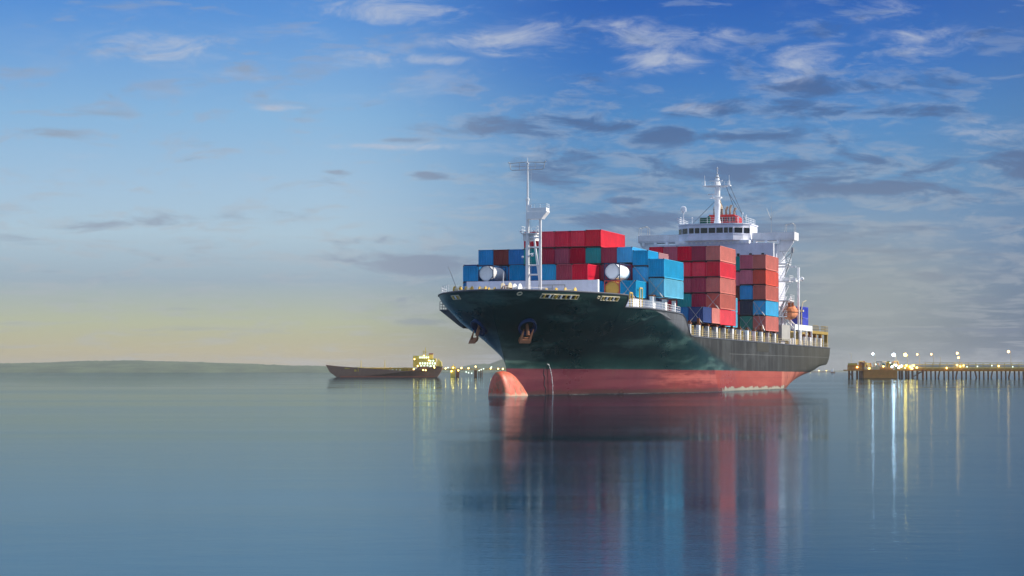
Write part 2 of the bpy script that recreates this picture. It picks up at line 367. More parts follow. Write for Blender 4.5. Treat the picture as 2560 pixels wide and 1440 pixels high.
def hull_material():
    m, n, b = principled('hull_paint', (.01, .03, .03), .38, 0, .32)
    t = n.add('ShaderNodeTexCoord').outputs['Object']; s = n.add('ShaderNodeSeparateXYZ', {0: t}); X, Y, Z = s.outputs
    blot = n.noise(n.mapping(t, (.06, .06, .12)), 1.0, 5, .6)
    run = n.noise(n.mapping(t, (1.1, 1.1, .07)), 1.0, 5, .65)
    run2 = n.noise(n.mapping(t, (.35, .35, .05), (4, 4, 4)), 1.0, 4, .6)
    scuff_sheen = n.noise(n.mapping(t, (.07, .07, .35), (1, 5, 2), (0, R(24), 0)), 1.0, 6, .62)
    green = n.mix(n.maprange(blot, .3, .7), (.003, .019, .021), (.009, .046, .043))
    green = n.mix(n.math('MULTIPLY', n.maprange(scuff_sheen, .49, .66), .62), green, (.085, .165, .145))  # pale scuffs, with the bow's highlights put into the same paint
    green = n.mix(n.math('MULTIPLY', n.maprange(run, .56, .76), .22), green, (.05, .08, .075))
    grey = n.mix(n.maprange(run, .36, .64), (.005, .006, .007), (.032, .036, .037))
    grey = n.mix(n.math('MULTIPLY', n.maprange(run2, .48, .60), .7), grey, (.004, .005, .006))
    grey = n.mix(n.math('MULTIPLY', n.maprange(blot, .5, .62), .4), grey, (.060, .066, .070))
    grey = n.mix(n.math('MULTIPLY', n.maprange(X, -70, -145), .35), grey, (.085, .075, .035))
    grey = n.mix(n.math('MULTIPLY', n.math('MULTIPLY', n.maprange(Z, 8.6, 10.6), n.maprange(X, -24, -12)), n.maprange(run, .3, .6, .6, 1)), grey, (.11, .12, .14))
    # forward of this curve the side was repainted green
    zc = n.maprange(Z, 3.7, 12.6, 0, 1, False)
    fb = n.math('MULTIPLY_ADD', n.math('POWER', zc, .8), 55.0, -53.0)
    dd = n.math('SUBTRACT', fb, X)
    soft = n.math('MULTIPLY_ADD', n.math('SUBTRACT', 1.0, zc), 14.0, .5)
    gm = n.maprange(n.math('DIVIDE', dd, soft), -.5, .5)
    upper = n.mix(gm, green, grey)
    # boot topping
    rb = n.noise(n.mapping(t, (.05, .05, .5), (3, 3, 3)), 1.0, 6, .62)
    rv = n.noise(n.mapping(t, (.5, .5, .12), (8, 3, 3)), 1.0, 5, .6)
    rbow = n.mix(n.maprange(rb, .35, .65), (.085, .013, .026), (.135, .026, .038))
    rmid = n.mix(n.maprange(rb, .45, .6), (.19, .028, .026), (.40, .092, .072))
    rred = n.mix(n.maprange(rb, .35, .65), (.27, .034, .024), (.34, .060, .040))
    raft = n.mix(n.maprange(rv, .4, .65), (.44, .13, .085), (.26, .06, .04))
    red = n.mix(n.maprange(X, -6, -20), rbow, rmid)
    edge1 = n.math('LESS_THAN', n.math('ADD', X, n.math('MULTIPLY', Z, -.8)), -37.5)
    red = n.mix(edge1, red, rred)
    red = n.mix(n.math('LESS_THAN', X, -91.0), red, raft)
    red = n.mix(n.math('MULTIPLY', n.maprange(rv, .58, .72), .35), red, (.12, .05, .04))
    scal = n.noise(n.mapping(t, (.35, .35, .5), (2, 7, 1)), 1.0, 5, .7)
    zsc = n.math('SUBTRACT', n.math('MULTIPLY', scal, 2.3), Z)
    bar = n.math('MULTIPLY', n.math('MULTIPLY', n.maprange(zsc, .45, .6), n.math('LESS_THAN', X, -40.0)), n.math('GREATER_THAN', X, -95.0))
    red = n.mix(bar, red, (.62, .60, .48))
    # plate seams and a tide line of scum
    sv = n.add('ShaderNodeCombineXYZ', {0: X, 1: Z, 2: 0.0}).outputs[0]
    bk = n.add('ShaderNodeTexBrick', {'Vector': sv, 'Scale': 1.0, 'Mortar Size': .045, 'Mortar Smooth': .6, 'Brick Width': 8.5, 'Row Height': 2.3})
    seam = bk.outputs['Fac']
    red = n.mix(n.math('MULTIPLY', n.maprange(n.math('SUBTRACT', Z, n.math('MULTIPLY', scal, .9)), .45, .05), .55), red, (.045, .03, .02))
    zb = n.math('ADD', Z, n.math('MULTIPLY', n.math('SUBTRACT', rv, .5), .08))
    boot = n.math('LESS_THAN', zb, n.maprange(X, -140, 25, 3.25, 3.88, False))
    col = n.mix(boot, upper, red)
    col = n.mix(n.math('MULTIPLY', seam, .30), col, (.012, .014, .014))
    rr = n.noise(n.mapping(t, (1.6, 1.6, .09), (2, 8, 5)), 1.0, 5, .7)
    col = n.mix(n.math('MULTIPLY', n.maprange(rr, .62, .74), n.math('MULTIPLY_ADD', gm, .42, .06)), col, (.15, .06, .03))
    line = n.math('MULTIPLY', n.math('LESS_THAN', n.math('ABSOLUTE', n.math('SUBTRACT', Z, 6.5)), .035), n.math('LESS_THAN', X, -45.0))
    col = n.mix(n.math('MULTIPLY', line, .5), col, (.22, .23, .23))
    wet = n.maprange(Z, .25, .05)
    col = n.mix(n.math('MULTIPLY', wet, .7), col, (.02, .03, .035))
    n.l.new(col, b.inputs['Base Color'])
    n.l.new(n.mix(gm, n.mix(n.maprange(blot, .3, .7), (.24,)*3, (.42,)*3), (.6,)*3), b.inputs['Roughness'])
    # shell plating: slight unevenness between frames
    pl = n.noise(n.mapping(t, (.45, .45, .3)), 1.0, 2, .5)
    n.l.new(n.add('ShaderNodeBump', {'Height': pl, 'Distance': .05, 'Strength': .6}).outputs[0], b.inputs['Normal'])
    return m
HULLM = hull_material()

def add_hull():
    # columns by F at the top edge
    ds = list(np.concatenate([[0, .08, .25, .5, .9, 1.4, 2.1], np.arange(3, 19, .75), [19.15, 19.3], np.arange(20, 44, .8), [44.4, 45, 46, 47, 48, 49, 50], np.arange(52, 180.1, 1.6)]))
    ds = sorted(set(round(float(x), 3) for x in ds if x <= 180)); ds[-1] = 180
    NZ = 44; mb = MB(); P = {}; S = {}
    for i, d in enumerate(ds):
        Ft = 33.0-d; zt = ztop(Ft)
        for j in range(NZ+1):
            z = -1.5+(zt+1.5)*(j/NZ)**1.0
            k = max(0.0, 1-d/70.0)
            F = Ft+(fs(z)-33.0)*k
            b = half_breadth(F, z) if i else 0.0
            P[i, j] = len(mb.v); mb.v.append((F, b, z))
            if i == 0: S[i, j] = P[i, j]
            else: S[i, j] = len(mb.v); mb.v.append((F, -b, z))
    n = len(ds)
    for i in range(n-1):
        for j in range(NZ):
            a = (P[i, j], P[i+1, j], P[i+1, j+1], P[i, j+1]); mb.f.append(a if i else a); mb.mi.append(0)
            a = (S[i, j], S[i, j+1], S[i+1, j+1], S[i+1, j]); mb.f.append(a); mb.mi.append(0)
    o = mb.build('hull', HULLM, ship, smooth=True)
    # transom: a flat plate just aft of the shell's last frame
    tr = MB(); out = [(mb.v[P[n-1, j]][1], mb.v[P[n-1, j]][2]) for j in range(10, NZ+1)]
    out = out+[(-y, z) for y, z in reversed(out)]
    tr.prism(out, 0, -147.0, -147.06); tr.build('transom', HULLM, ship)
    # rail cap along the top edge and the decks
    top = [Vector(mb.v[P[i, NZ]]) for i in range(n)]
    for s, nm in ((1, 'rail_cap'), (-1, 'rail_cap')):
        rc = MB(); pr = [Vector((p.x, p.y*s, p.z)) for p in top[1:]]
        for a, b in zip(pr[:-1], pr[1:]): rc.tube(a, b, .13, n=5, caps=False)
        rc.build(nm, M['dgrey'], ship)
    for nm, f0, f1, drop, zf in (('forecastle_deck', 32.5, 14.2, 1.3, None), ('upper_deck', 14.2, -11.5, .15, 12.35), ('main_deck', -11.5, -147, .1, None)):
        dk = MB(); fsn = np.linspace(f0, f1, 24); row = []
        for F in fsn:
            z = zf if zf else (13.3 if nm == 'forecastle_deck' else ztop(min(F, -18))-drop)
            b = max(.2, half_breadth(F, z)-.15); row.append((len(dk.v), len(dk.v)+1)); dk.v += [(F, b, z), (F, -b, z)]
        for a, b in zip(row[:-1], row[1:]): dk.f.append((a[0], a[1], b[1], b[0])); dk.mi.append(0)
        if nm != 'main_deck':   # aft bulkhead down to the next deck
            F = f1; z = dk.v[-1][2]; zl = 12.3 if nm == 'forecastle_deck' else 8.8
            zs_ = np.linspace(zl, z-.02, 6); sd = [(half_breadth(F, q)-.2, q) for q in zs_]
            dk.prism(sd+[(-y, q) for y, q in reversed(sd)], 0, F-.1, F+.1)
        dk.build(nm, M['deck'] if nm != 'upper_deck' else M['grey'], ship)
    # bulbous bow
    bb = MB(); NU, NV = 30, 24
    prof = [(30.5, 0, .8), (30.46, .7, 2.0), (30.25, 1.25, 2.75), (29.7, 1.6, 3.1), (28.9, 1.8, 3.15), (27.8, 2.05, 3.2), (26.4, 2.2, 3.05), (25.0, 2.3, 2.5), (23.6, 2.3, 1.6), (22.0, 2.1, .3), (18, 1.6, -1)]
    ring = []
    for u in np.linspace(0, len(prof)-1, NU):
        F = float(np.interp(u, range(len(prof)), [p[0] for p in prof])); r = float(pchip(range(len(prof)), [p[1] for p in prof], u)); zt = float(pchip(range(len(prof)), [p[2] for p in prof], u))
        sg = lambda q: math.copysign(abs(q)**.92, q)
        ring.append([(F, r*sg(math.cos(2*math.pi*k/NV)), (-1.0+ (zt+1.35 if math.sin(2*math.pi*k/NV) > 0 else 3.0)*sg(math.sin(2*math.pi*k/NV))) if r > .01 else .2) for k in range(NV)])
    for rr in ring: bb.v += rr
    for i in range(NU-1):
        for k in range(NV):
            bb.f.append((i*NV+k, i*NV+(k+1) % NV, (i+1)*NV+(k+1) % NV, (i+1)*NV+k)); bb.mi.append(0)
    m, nn, b = principled('bulb_paint', (.55, .16, .12), .5)
    t = nn.add('ShaderNodeTexCoord').outputs['Object']
    a = nn.noise(nn.mapping(t, (.5, .8, .35)), 1.0, 6, .65); c = nn.noise(nn.mapping(t, (1.2, 1.2, .5), (4, 1, 2), (R(30), 0, 0)), 1.0, 6, .7)
    col = nn.mix(nn.maprange(a, .35, .6), (.56, .06, .022), (.62, .16, .10))
    col = nn.mix(nn.math('MULTIPLY', nn.maprange(c, .52, .62), .8), col, (.26, .14, .07))
    sp = nn.add('ShaderNodeSeparateXYZ', {0: t}).outputs
    col = nn.mix(nn.math('MULTIPLY', nn.maprange(nn.math('SUBTRACT', nn.math('MULTIPLY', c, 1.5), sp[2]), .3, .6), .5), col, (.55, .50, .36))
    nn.l.new(col, b.inputs['Base Color'])
    bb.build('bulbous_bow', m, ship, smooth=True)
add_hull()

# ------------------------------------------------------------------ hull fittings
def anchors():
    for s in (1, -1):
        c = Vector((27.6, half_breadth(27.6, 9.9)*s, 9.9))
        n = Vector((.62, .45*s, -.60)).normalized()
        # pocket: a short round hood standing out of the flare
        q = n.to_track_quat('Z', 'Y'); pk = MB(); N = 28; rings = []
        for (r, h) in ((1.35, -1.3), (1.35, .62), (1.16, .66), (1.05, .5), (.90, -.5), (.2, -.8)):
            rings.append([c+q @ Vector((r*math.cos(2*math.pi*k/N), r*math.sin(2*math.pi*k/N), h)) for k in range(N)])
        for rr in rings: pk.v += [tuple(p) for p in rr]
        for i in range(len(rings)-1):
            for k in range(N): pk.f.append((i*N+k, i*N+(k+1) % N, (i+1)*N+(k+1) % N, (i+1)*N+k)); pk.mi.append(0)
        pk.build('anchor_pocket', M['pocket'], ship, smooth=False)
        # stockless anchor hanging out of it: shank up into the pocket, crown and two flukes below
        an = MB(); o = c+n*.55+Vector((.15, .1*s, -.35)); side = Vector((-.55, .80*s, 0)).normalized()
        an.tube(c+n*.1+Vector((0, 0, .35)), o+Vector((0, 0, -.7)), .20, .26, n=8)
        dn = Vector((.1, -.32, -1)).normalized()
        cr = o+dn*1.45
        def bx(center, wx, wy, wz):
            pts = []
            for z in (-wz/2, wz/2):
                for x, y in ((-1, -1), (1, -1), (1, 1), (-1, 1)):
                    pts.append(center+side*(x*wx/2)+n*(y*wy/2)-dn*z)
            an.poly(pts, [(3, 2, 1, 0), (4, 5, 6, 7), (0, 1, 5, 4), (1, 2, 6, 5), (2, 3, 7, 6), (3, 0, 4, 7)])
        bx(cr, 1.6, .65, .5)
        for k in (-1, 1):
            a = cr+side*(.60*k); tip = a-dn*1.7+side*(.10*k)+n*.12
            pts = [a+side*.17, a-side*.17, a+n*.38, a-n*.20, tip]
            an.poly([a+side*.19-n*.2, a-side*.19-n*.2, a-side*.19+n*.32, a+side*.19+n*.32, tip+side*.07, tip-side*.07], [(0, 1, 2, 3), (0, 4, 5, 1), (2, 5, 4, 3), (1, 5, 2), (0, 3, 4)])
        an.build('anchor', M['anchor'], ship)
anchors()

def hull_frame(F, z, s):
    p = Vector((F, half_breadth(F, z)*s, z)); pf = Vector((F-.4, half_breadth(F-.4, z)*s, z)); pz = Vector((F, half_breadth(F, z+.3)*s, z+.3))
    t = (pf-p).normalized(); u = (pz-p).normalized(); n = t.cross(u).normalized()
    if n.y*s < 0: n = -n
    return p, t, u, n
def fairlead(px, py, width, s, rollers, framed=True):
    p = hull_point(px, py, s); p, t, u, n = hull_frame(p.x, p.z, s)
    fr = MB(); W, H = width/2, .26
    def plate(mb, a, b, c, d, o0, o1):
        pts = [p+t*x+u*y+n*o for o in (o0, o1) for x, y in ((a, c), (b, c), (b, d), (a, d))]
        mb.poly(pts, [(3, 2, 1, 0), (4, 5, 6, 7), (0, 1, 5, 4), (1, 2, 6, 5), (2, 3, 7, 6), (3, 0, 4, 7)])
    bk = MB(); plate(bk, -W, W, -H, H, .01, .05)
    f = bk.build('fairlead', M['black'], ship)
    for a, b, c, d in ((-W-.1, W+.1, H, H+.1), (-W-.1, W+.1, -H-.1, -H), (-W-.1, -W, -H, H), (W, W+.1, -H, H)): plate(fr, a, b, c, d, .0, .14)
    fr.build('fairlead_frame', M['cream'], f)
    for k in range(rollers):
        x = -W+2*W*(k+.5)/rollers; r = MB(); r.tube(p+t*x-u*H+n*.1, p+t*x+u*H+n*.1, .13, n=8)
        r.build('roller', M['white'] if k % 2 else M['yellow'], f)
fairlead(1375, 740, 2.6, 1, 3); fairlead(1414, 742, 4.2, 1, 5); fairlead(1523, 746, 4.2, 1, 5); fairlead(1141, 743, 2.2, -1, 3)
def bullnose(px, py, s, r=.33):
    p = hull_point(px, py, s); p, t, u, n = hull_frame(p.x, p.z, s); mb = MB(); N = 14
    for a, b in zip(range(N), range(1, N+1)):
        A = 2*math.pi*a/N; B = 2*math.pi*b/N
        mb.tube(p+t*r*math.cos(A)+u*r*.7*math.sin(A)+n*.05, p+t*r*math.cos(B)+u*r*.7*math.sin(B)+n*.05, .09, n=5)
    mb.build('mooring_ring', M['cream'], ship)
bullnose(1236, 734, 1); bullnose(1494, 743, 1, .25)
# knuckle plate over the flare abaft the forecastle: a shallow wedge standing off the shell
def knuckle():
    mb = MB()
    up = [hull_point(x, y) for x, y in ((1560, 820), (1600, 796), (1636, 776), (1650, 777))]
    mid = [hull_point(x, y) for x, y in ((1560, 822), (1606, 801), (1650, 784), (1666, 785))]
    dn = [hull_point(x, y) for x, y in ((1560, 826), (1608, 812), (1655, 800), (1680, 800))]
    mid = [p+Vector((.05, k, -.05)) for p, k in zip(mid, (.02, .2, .3, .03))]
    mb.poly(up+mid+dn, [(i, i+1, i+5, i+4) for i in range(3)]+[(i+4, i+5, i+9, i+8) for i in range(3)])
    mb.build('knuckle_strake', HULLM, ship)
    b = MB()
    c = [hull_point(x, y)+Vector((0, .05, 0)) for x, y in ((1892, 856), (1921, 859), (1921, 881), (1892, 878))]
    b.poly(c+[p+Vector((0, -.3, 0)) for p in c], [(0, 1, 2, 3), (7, 6, 5, 4), (0, 1, 5, 4), (1, 2, 6, 5), (2, 3, 7, 6), (3, 0, 4, 7)]); b.build('side_door', principled('dark_door_paint', (.010, .010, .004), .7)[0], ship)
knuckle()
# scupper stream
def stream():
    a = hull_point(1367, 910); mb = MB(); pts = []
    for k in range(15):
        t = k/14; z = a.z*(1-t**1.6)
        pts.append(Vector((a.x-.1-2.3*t**.7*.9, half_breadth(a.x, z)+.12+.95*math.sin(t*1.5)+.02*(k % 3), max(0, z))))
    rnd = random.Random(3)
    for i, (p, q) in enumerate(zip(pts[:-1], pts[1:])): mb.tube(p, q, .035+.05*rnd.random(), .03+.05*rnd.random(), n=6)
    mb.build('water_stream', M['foam'], ship, smooth=True)
    d = hull_point(1363, 960); s = MB()
    pts = [hull_point(1360+2*(k % 2 == 5)+k*.35, 921+k*7)+Vector((.03, .03, 0)) for k in range(10)]
    s.path(pts, .05); s.build('stain_pipe', M['dgrey'], ship)
stream()
def waterline_foam():
    rnd = random.Random(9); mb = MB(); Fs = np.arange(24, -118, -.45)
    for s in (1, -1):
        prev = None
        for F in Fs:
            b = half_breadth(F, 0)+.01; wd = max(.02, rnd.gauss(.10, .10)+(.14 if rnd.random() < .12 else 0))
            if rnd.random() < .18 or (s < 0 and rnd.random() < .5): prev = None; continue
            i = len(mb.v); mb.v += [(F, s*b, .012), (F, s*(b+wd), .012)]
            if prev is not None: mb.f.append((prev, i, i+1, prev+1)); mb.mi.append(0)
            prev = i
    o = mb.build('waterline_foam', M['foam']); o.location = SHIP_LOC; o.rotation_euler = (0, 0, SHIP_RZ); tag(o, kind='stuff')
waterline_foam()
# gangway platform standing out on the starboard quarter
def gangway():
    p = Vector((-2.0, -half_breadth(-2, 12), 12.2)); mb = MB()
    F = 9.0; b = 14.6
    mb.b2((F-2.6, -b-1.95, 12.7), (F+.6, -b+1.4, 12.9)); mb.rail([(F+.6, -b+.3, 12.9), (F+.6, -b-1.9, 12.9), (F-2.6, -b-1.9, 12.9), (F-2.6, -b+.3, 12.9)], 1.2, .045, 1.1)
    mb.prism([(-b-1.9, 12.69), (-b+1.8, 12.69), (-b+1.8, 10.0), (-b+1.1, 10.4)], 0, F-2.4, F+.4)
    mb.build('pilot_platform', M['dgrey'], ship)
gangway()

# ------------------------------------------------------------------ forecastle
def forecastle():
    bw = MB()
    bw.b2((9.0, -12.3, 12.3), (9.25, 8.3, 17.1))
    for v in np.arange(-11.5, 8, 1.9): bw.prism([(8.98, 12.3), (7.6, 12.3), (8.98, 16.6)], 1, v, v+.1)
    bw.cur = 1
    bw.b2((8.6, 8.302, 12.3), (9.3, 8.5, 17.15))
    o = bw.build('breakwater', [M['grey'], M['white']], ship)
    rc = MB(); v0, v1 = -.8, 3.4
    for a, b in (((9.252, v0, 14.9), (9.34, v1, 15.02)), ((9.252, v0, 15.02), (9.34, v0+.12, 16.35)), ((9.252, v1-.12, 15.02), (9.34, v1, 16.35)), ((9.252, v0, 16.35), (9.34, v1, 16.47)), ((9.252, 1.35, 15.02), (9.34, 1.45, 16.35)), ((9.252, v0+.12, 15.8), (9.34, 1.35, 15.88))): rc.b2(a, b)
    rc.build('panel_frame', M['steel'], o)
    # foremast
    Fm = 17.0; vm = 0.05; zb = 13.3
    ma = MB()
    ma.tube((Fm, vm, zb), (Fm, vm, 26.2), .30, .27, n=12); ma.tube((Fm, vm, 26.2), (Fm, vm, 28.6), .24, .22, n=12); ma.tube((Fm, vm, 28.6), (Fm, vm, 34.0), .15, .11, n=10)
    ma.tube((Fm, vm, 34.0), (Fm, vm, 34.7), .05, n=6); ma.ball((Fm, vm, 33.9), .22)
    ma.tube((Fm, vm, 28.5), (Fm, vm, 28.75), .30, n=12)
    ma.tube((Fm, vm+1.95, zb), (Fm, vm+1.95, 26.0), .24, .20, n=12)
    ma.tube((Fm-1.6, vm-.1, zb), (Fm-1.6, vm-.55, 23.6), .13, n=8); 
    for z in (21.6, 19.0, 17.6, 23.0): ma.tube((Fm, vm, z), (Fm, vm+1.95, z), .13, n=8)
    ma.tube((Fm, vm+.95, 23.4), (Fm-.2, vm+1.95, 15.6), .15, .19, n=8); ma.tube((Fm-1.6, vm-.4, 20.7), (Fm, vm+.9, 20.7), .10, n=6); ma.tube((Fm-1.6, vm-.3, 18.5), (Fm, vm, 18.5), .09, n=6)
    fm = ma.build('foremast', M['white'], ship, smooth=False)
    pf = MB()
    pf.prism([(vm+.1, 25.7), (vm+2.35, 25.7), (vm+3.2, 26.7), (vm+3.2, 26.78), (vm+.1, 26.78)], 0, Fm-.75, Fm+.75)
    pf.b2((Fm+.7, vm+.2, 26.8), (Fm+.74, vm+3.1, 27.3)); pf.b2((Fm-.74, vm+.2, 26.8), (Fm-.7, vm+3.1, 27.3)); pf.b2((Fm-.74, vm+3.06, 26.8), (Fm+.74, vm+3.1, 27.3))
    pf.b2((Fm+.7, vm+.2, 27.3), (Fm+.74, vm+.8, 27.75)); pf.rail([(Fm+.7, vm+.3, 27.3), (Fm+.7, vm+3.1, 27.3), (Fm-.7, vm+3.1, 27.3)], .55, .03, 1, 2)
    pf.build('mast_platform', M['white'], fm)
    lp = MB(); lp.b2((Fm-1.9, vm-.9, 23.55), (Fm+.3, vm+1.5, 23.7)); lp.b2((Fm-1.7, vm-.75, 22.6), (Fm-.1, vm+1.2, 23.55)); lp.rail([(Fm+.3, vm-.9, 23.7), (Fm-1.9, vm-.9, 23.7), (Fm-1.9, vm+1.5, 23.7), (Fm+.3, vm+1.5, 23.7)], 1.0, .03, .8, 2)
    lp.build('lower_platform', M['white'], fm)
    ya = MB()
    for s in (-1, 1):
        ya.path([(Fm, vm, 34.1), (Fm+.2, vm+s*2.7, 33.95)], .05); ya.path([(Fm+.2, vm+s*2.65, 33.95), (Fm+.2, vm+s*2.6, 33.2), (Fm+.2, vm+s*2.35, 32.95), (Fm, vm, 32.95)], .05)
        ya.path([(Fm, vm, 33.45), (Fm+.2, vm+s*2.5, 33.45)], .025); ya.tube((Fm+.1, vm+s*1.2, 33.95), (Fm+.1, vm+s*1.2, 33.0), .03, n=5); ya.ball((Fm+.2, vm+s*2.8, 34.05), .1)
    ya.build('yard', M['steel'], fm)
    ld = MB()
    for z in np.arange(16, 33, .42): ld.tube((Fm+.28, vm+.33, z), (Fm+.28, vm+.62, z), .018, n=4)
    ld.tube((Fm+.28, vm+.33, 16), (Fm+.28, vm+.33, 33), .02, n=4); ld.tube((Fm+.28, vm+.62, 16), (Fm+.28, vm+.62, 33), .02, n=4)
    ld.build('ladder', M['steel'], fm)
    for v, z in ((.9, 20.4), (-.6, 20.2), (.3, 20.3), (1.2, 23.95), (-.9, 23.95)):
        l = MB(); l.ball((Fm+.45, vm+v, z), .2, sc=(1, 1, .8)); l.tube((Fm+.1, vm+v, z-.1), (Fm+.45, vm+v, z-.1), .05, n=5); l.build('floodlight', M['white'], fm)
    # jackstaff and light pole
    js = MB(); js.tube((26, -.6, 13.3), (26, -.6, 17.6), .10, .05, n=8); 
    for z in (14.4, 15, 15.6): js.tube((26, -.75, z), (26, -.35, z), .05, n=5)
    js.build('jackstaff', M['white'], ship)
    # rails on the starboard bow
    rl = MB(); pts = [(F, -half_breadth(F, 14.8)+.5, 14.6) for F in (12, 15, 18, 21, 24, 26.5)]
    rl.rail(pts, 1.25, .035, 1.5, 3); rl.rail([(24, -1, 13.4), (20, 2, 13.4), (17.5, 3.2, 13.4)], 2.2, .035, 1.5, 3); rl.rail([(23, -8.5, 14.2), (23, -1.2, 14.2)], 1.5, .035, 1.4, 3)
    rl.build('forecastle_railing', M['white'], ship)
    # mooring winches: drum between two flanges on a frame
    def winch(F, v, r, mat, mat2, z0=13.3, w_=1.1):
        mb = MB(); z = z0+r+.15
        mb.tube((F, v-w_/2, z), (F, v+w_/2, z), r*.62, n=14)
        mb.cur = 1
        for k in (-w_/2, w_/2): mb.tube((F, v+k-.06, z), (F, v+k+.06, z), r, n=18)
        mb.cur = 0; mb.b2((F-r*.8, v-w_*.8, z0), (F+r*.8, v+w_*.8, z0+.25)); mb.box((F-.1, v+w_*.8, z0+r*.7), (.7, .5, r*1.4))
        return mb.build('mooring_winch', [mat, mat2], ship)
    winch(20.5, -2.0, 1.05, M['anchor'], M['cream'], 14.1); winch(20.9, -.2, .95, M['steel'], M['white'], 14.1, .8)
    for v, r in ((-9.2, .62), (-7.4, .62), (-5.3, .6), (-3.9, .5)): winch(21.5, v, r, M['cream'], M['yellow'], 14.5, .9)
    for F, v in ((14.8, 3.0), (14.8, 5.9)): winch(F, v, .75, M['cream'], M['yellow'], 14.1, 1.5)
    winch(15, 1.2, .5, M['anchor'], M['cream'], 14.1, .6); winch(22, 1.0, .5, M['anchor'], M['cream'], 14.1, .5)
    for v in (8.6, 9.6): 
        b = MB(); b.tube((13.6, v, 12.9), (13.6, v, 14.6), .2, n=10); b.tube((13.6, v, 14.6), (13.6, v, 14.7), .28, n=10); b.build('bollard', M['white'], ship)
forecastle()

# ------------------------------------------------------------------ containers
_cache = {}
def container_meshes(L, H, colour):
    if (L, H, colour) in _cache: return _cache[L, H, colour]
    W = 2.438; mb = MB(); i0 = .055; dep = .06
    def wave(n, length, dep=dep):
        """trapezoid corrugation between 0 and length: (along, depth)"""
        pts = []; p = length/n
        for k in range(n): pts += [(k*p, 0), (k*p+p*.30, 0), (k*p+p*.5, dep), (k*p+p*.80, dep)]
        pts.append((length, 0)); return pts
    x0, x1, y0, y1 = -L/2+.12, L/2-.12, -W/2+.09, W/2-.09
    out = []
    for a, d in wave(int((x1-x0)/.28), x1-x0)[:-1]: out.append((x0+a, -W/2+.02+d))
    for a, d in wave(8, y1-y0, .09)[:-1]: out.append((L/2-.02-d, y0+a))
    for a, d in wave(int((x1-x0)/.28), x1-x0)[:-1]: out.append((x1-a, W/2-.02-d))
    for a, d in wave(8, y1-y0, .09)[:-1]: out.append((-L/2+.02+d, y1-a))
    n = len(out); pts = [(x, y, .14) for x, y in out]+[(x, y, H-.09) for x, y in out]
    mb.poly(pts, [(k, (k+1) % n, n+(k+1) % n, n+k) for k in range(n)])
    mb.b2((-L/2+.05, -W/2+.05, .12), (L/2-.05, W/2-.05, .139)); mb.b2((-L/2+.03, -W/2+.03, H-.088), (L/2-.03, W/2-.03, H-.04))
    body = mb.mesh('body', CM[colour])
    fr = MB()
    for sx in (-1, 1):
        for sy in (-1, 1): fr.box((sx*(L/2-.065), sy*(W/2-.055), H/2), (.13, .11, H-.36))
        fr.box((sx*(L/2-.05), 0, H-.075), (.10, W-.36, .11)); fr.cur = 1; fr.box((sx*(L/2-.07), 0, .10), (.06, W-.36, .13)); fr.cur = 0  # bottom end rail is dark: the shade of the gap put into its colour
    for sy in (-1, 1):
        fr.box((0, sy*(W/2-.035), H-.06), (L-.36, .07, .09)); fr.box((0, sy*(W/2-.035), .11), (L-.36, .07, .15))
    fr.cur = 1
    for sx in (-1, 1):
        for sy in (-1, 1):
            fr.box((sx*(L/2-.088), sy*(W/2-.078), -.045), (.10, .09, .09))
            for z in (.065, H-.062): fr.box((sx*(L/2-.088), sy*(W/2-.078), z), (.178, .162, .124))
    frame = fr.mesh('frame', [CM[colour], M['cast_gap']])
    _cache[L, H, colour] = (body, frame); return body, frame
ORD = ['', 'first', 'second', 'third', 'fourth', 'fifth', 'sixth', 'seventh', 'eighth', 'ninth', 'tenth', 'eleventh', 'twelfth', 'outermost port side']
def place_container(F, v, z, L, H, colour, label, group, dv=0):
    """F: front end, v: port-side face"""
    p = MS @ Vector((F-L/2, v-1.219, z)); o = empty('shipping_container', p, SHIP_RZ); tag(o, label, 'container', group)
    for nm, me in zip(('body', 'frame'), container_meshes(L, H, colour)):
        c = bpy.data.objects.new(nm, me); COL.objects.link(c); c.parent = o
    return o
L40, L20, L45 = 12.19, 6.06, 13.72
TN = {1: 'lowest tier', 2: 'second tier up', 3: 'third tier up', 4: 'fourth tier up', 5: 'fifth tier up'}
def colname(c):
    k = 14-c
    return 'port edge column' if k == 1 else ORD[k]+' column from port'
SIDE = {'A': 'short row right behind the breakwater', 'B': 'forward stack', 'C': 'low row amidships', 'D': 'tall middle stack',
        'E': 'gap behind the middle stack', 'G': 'aft stack before the bridge', 'H': 'stern stack', 'K': 'row behind the lifeboat'}
def lab(colour, c, t, bay, extra=''):
    return f"{colour} container{extra}, {TN[t]}, {colname(c)}, {SIDE[bay]}"
def vcol(c): return 16.25-2.5*(13-c)-.03

# bay A: 11 rows of 20 ft boxes (columns 2..12), F = 7
FA = 7.0; ZA = [14.5, 17.1]
for c, t, col in ((2, 2, 'blue'), (2, 1, 'deep blue'), (5, 2, 'blue'), (6, 2, 'deep blue'), (7, 2, 'light blue'), (8, 2, 'maroon'), (9, 2, 'crimson'),
                  (3, 1, 'deep blue'), (5, 1, 'maroon'), (6, 1, 'blue'), (7, 1, 'teal'), (8, 1, 'blue'), (9, 1, 'dark red'), (10, 1, 'blue'), (12, 1, 'light blue')):
    place_container(FA, vcol(c), ZA[t-1], L20, 2.53, col, lab(col, c, t, 'A'), 'containers on the forward deck')
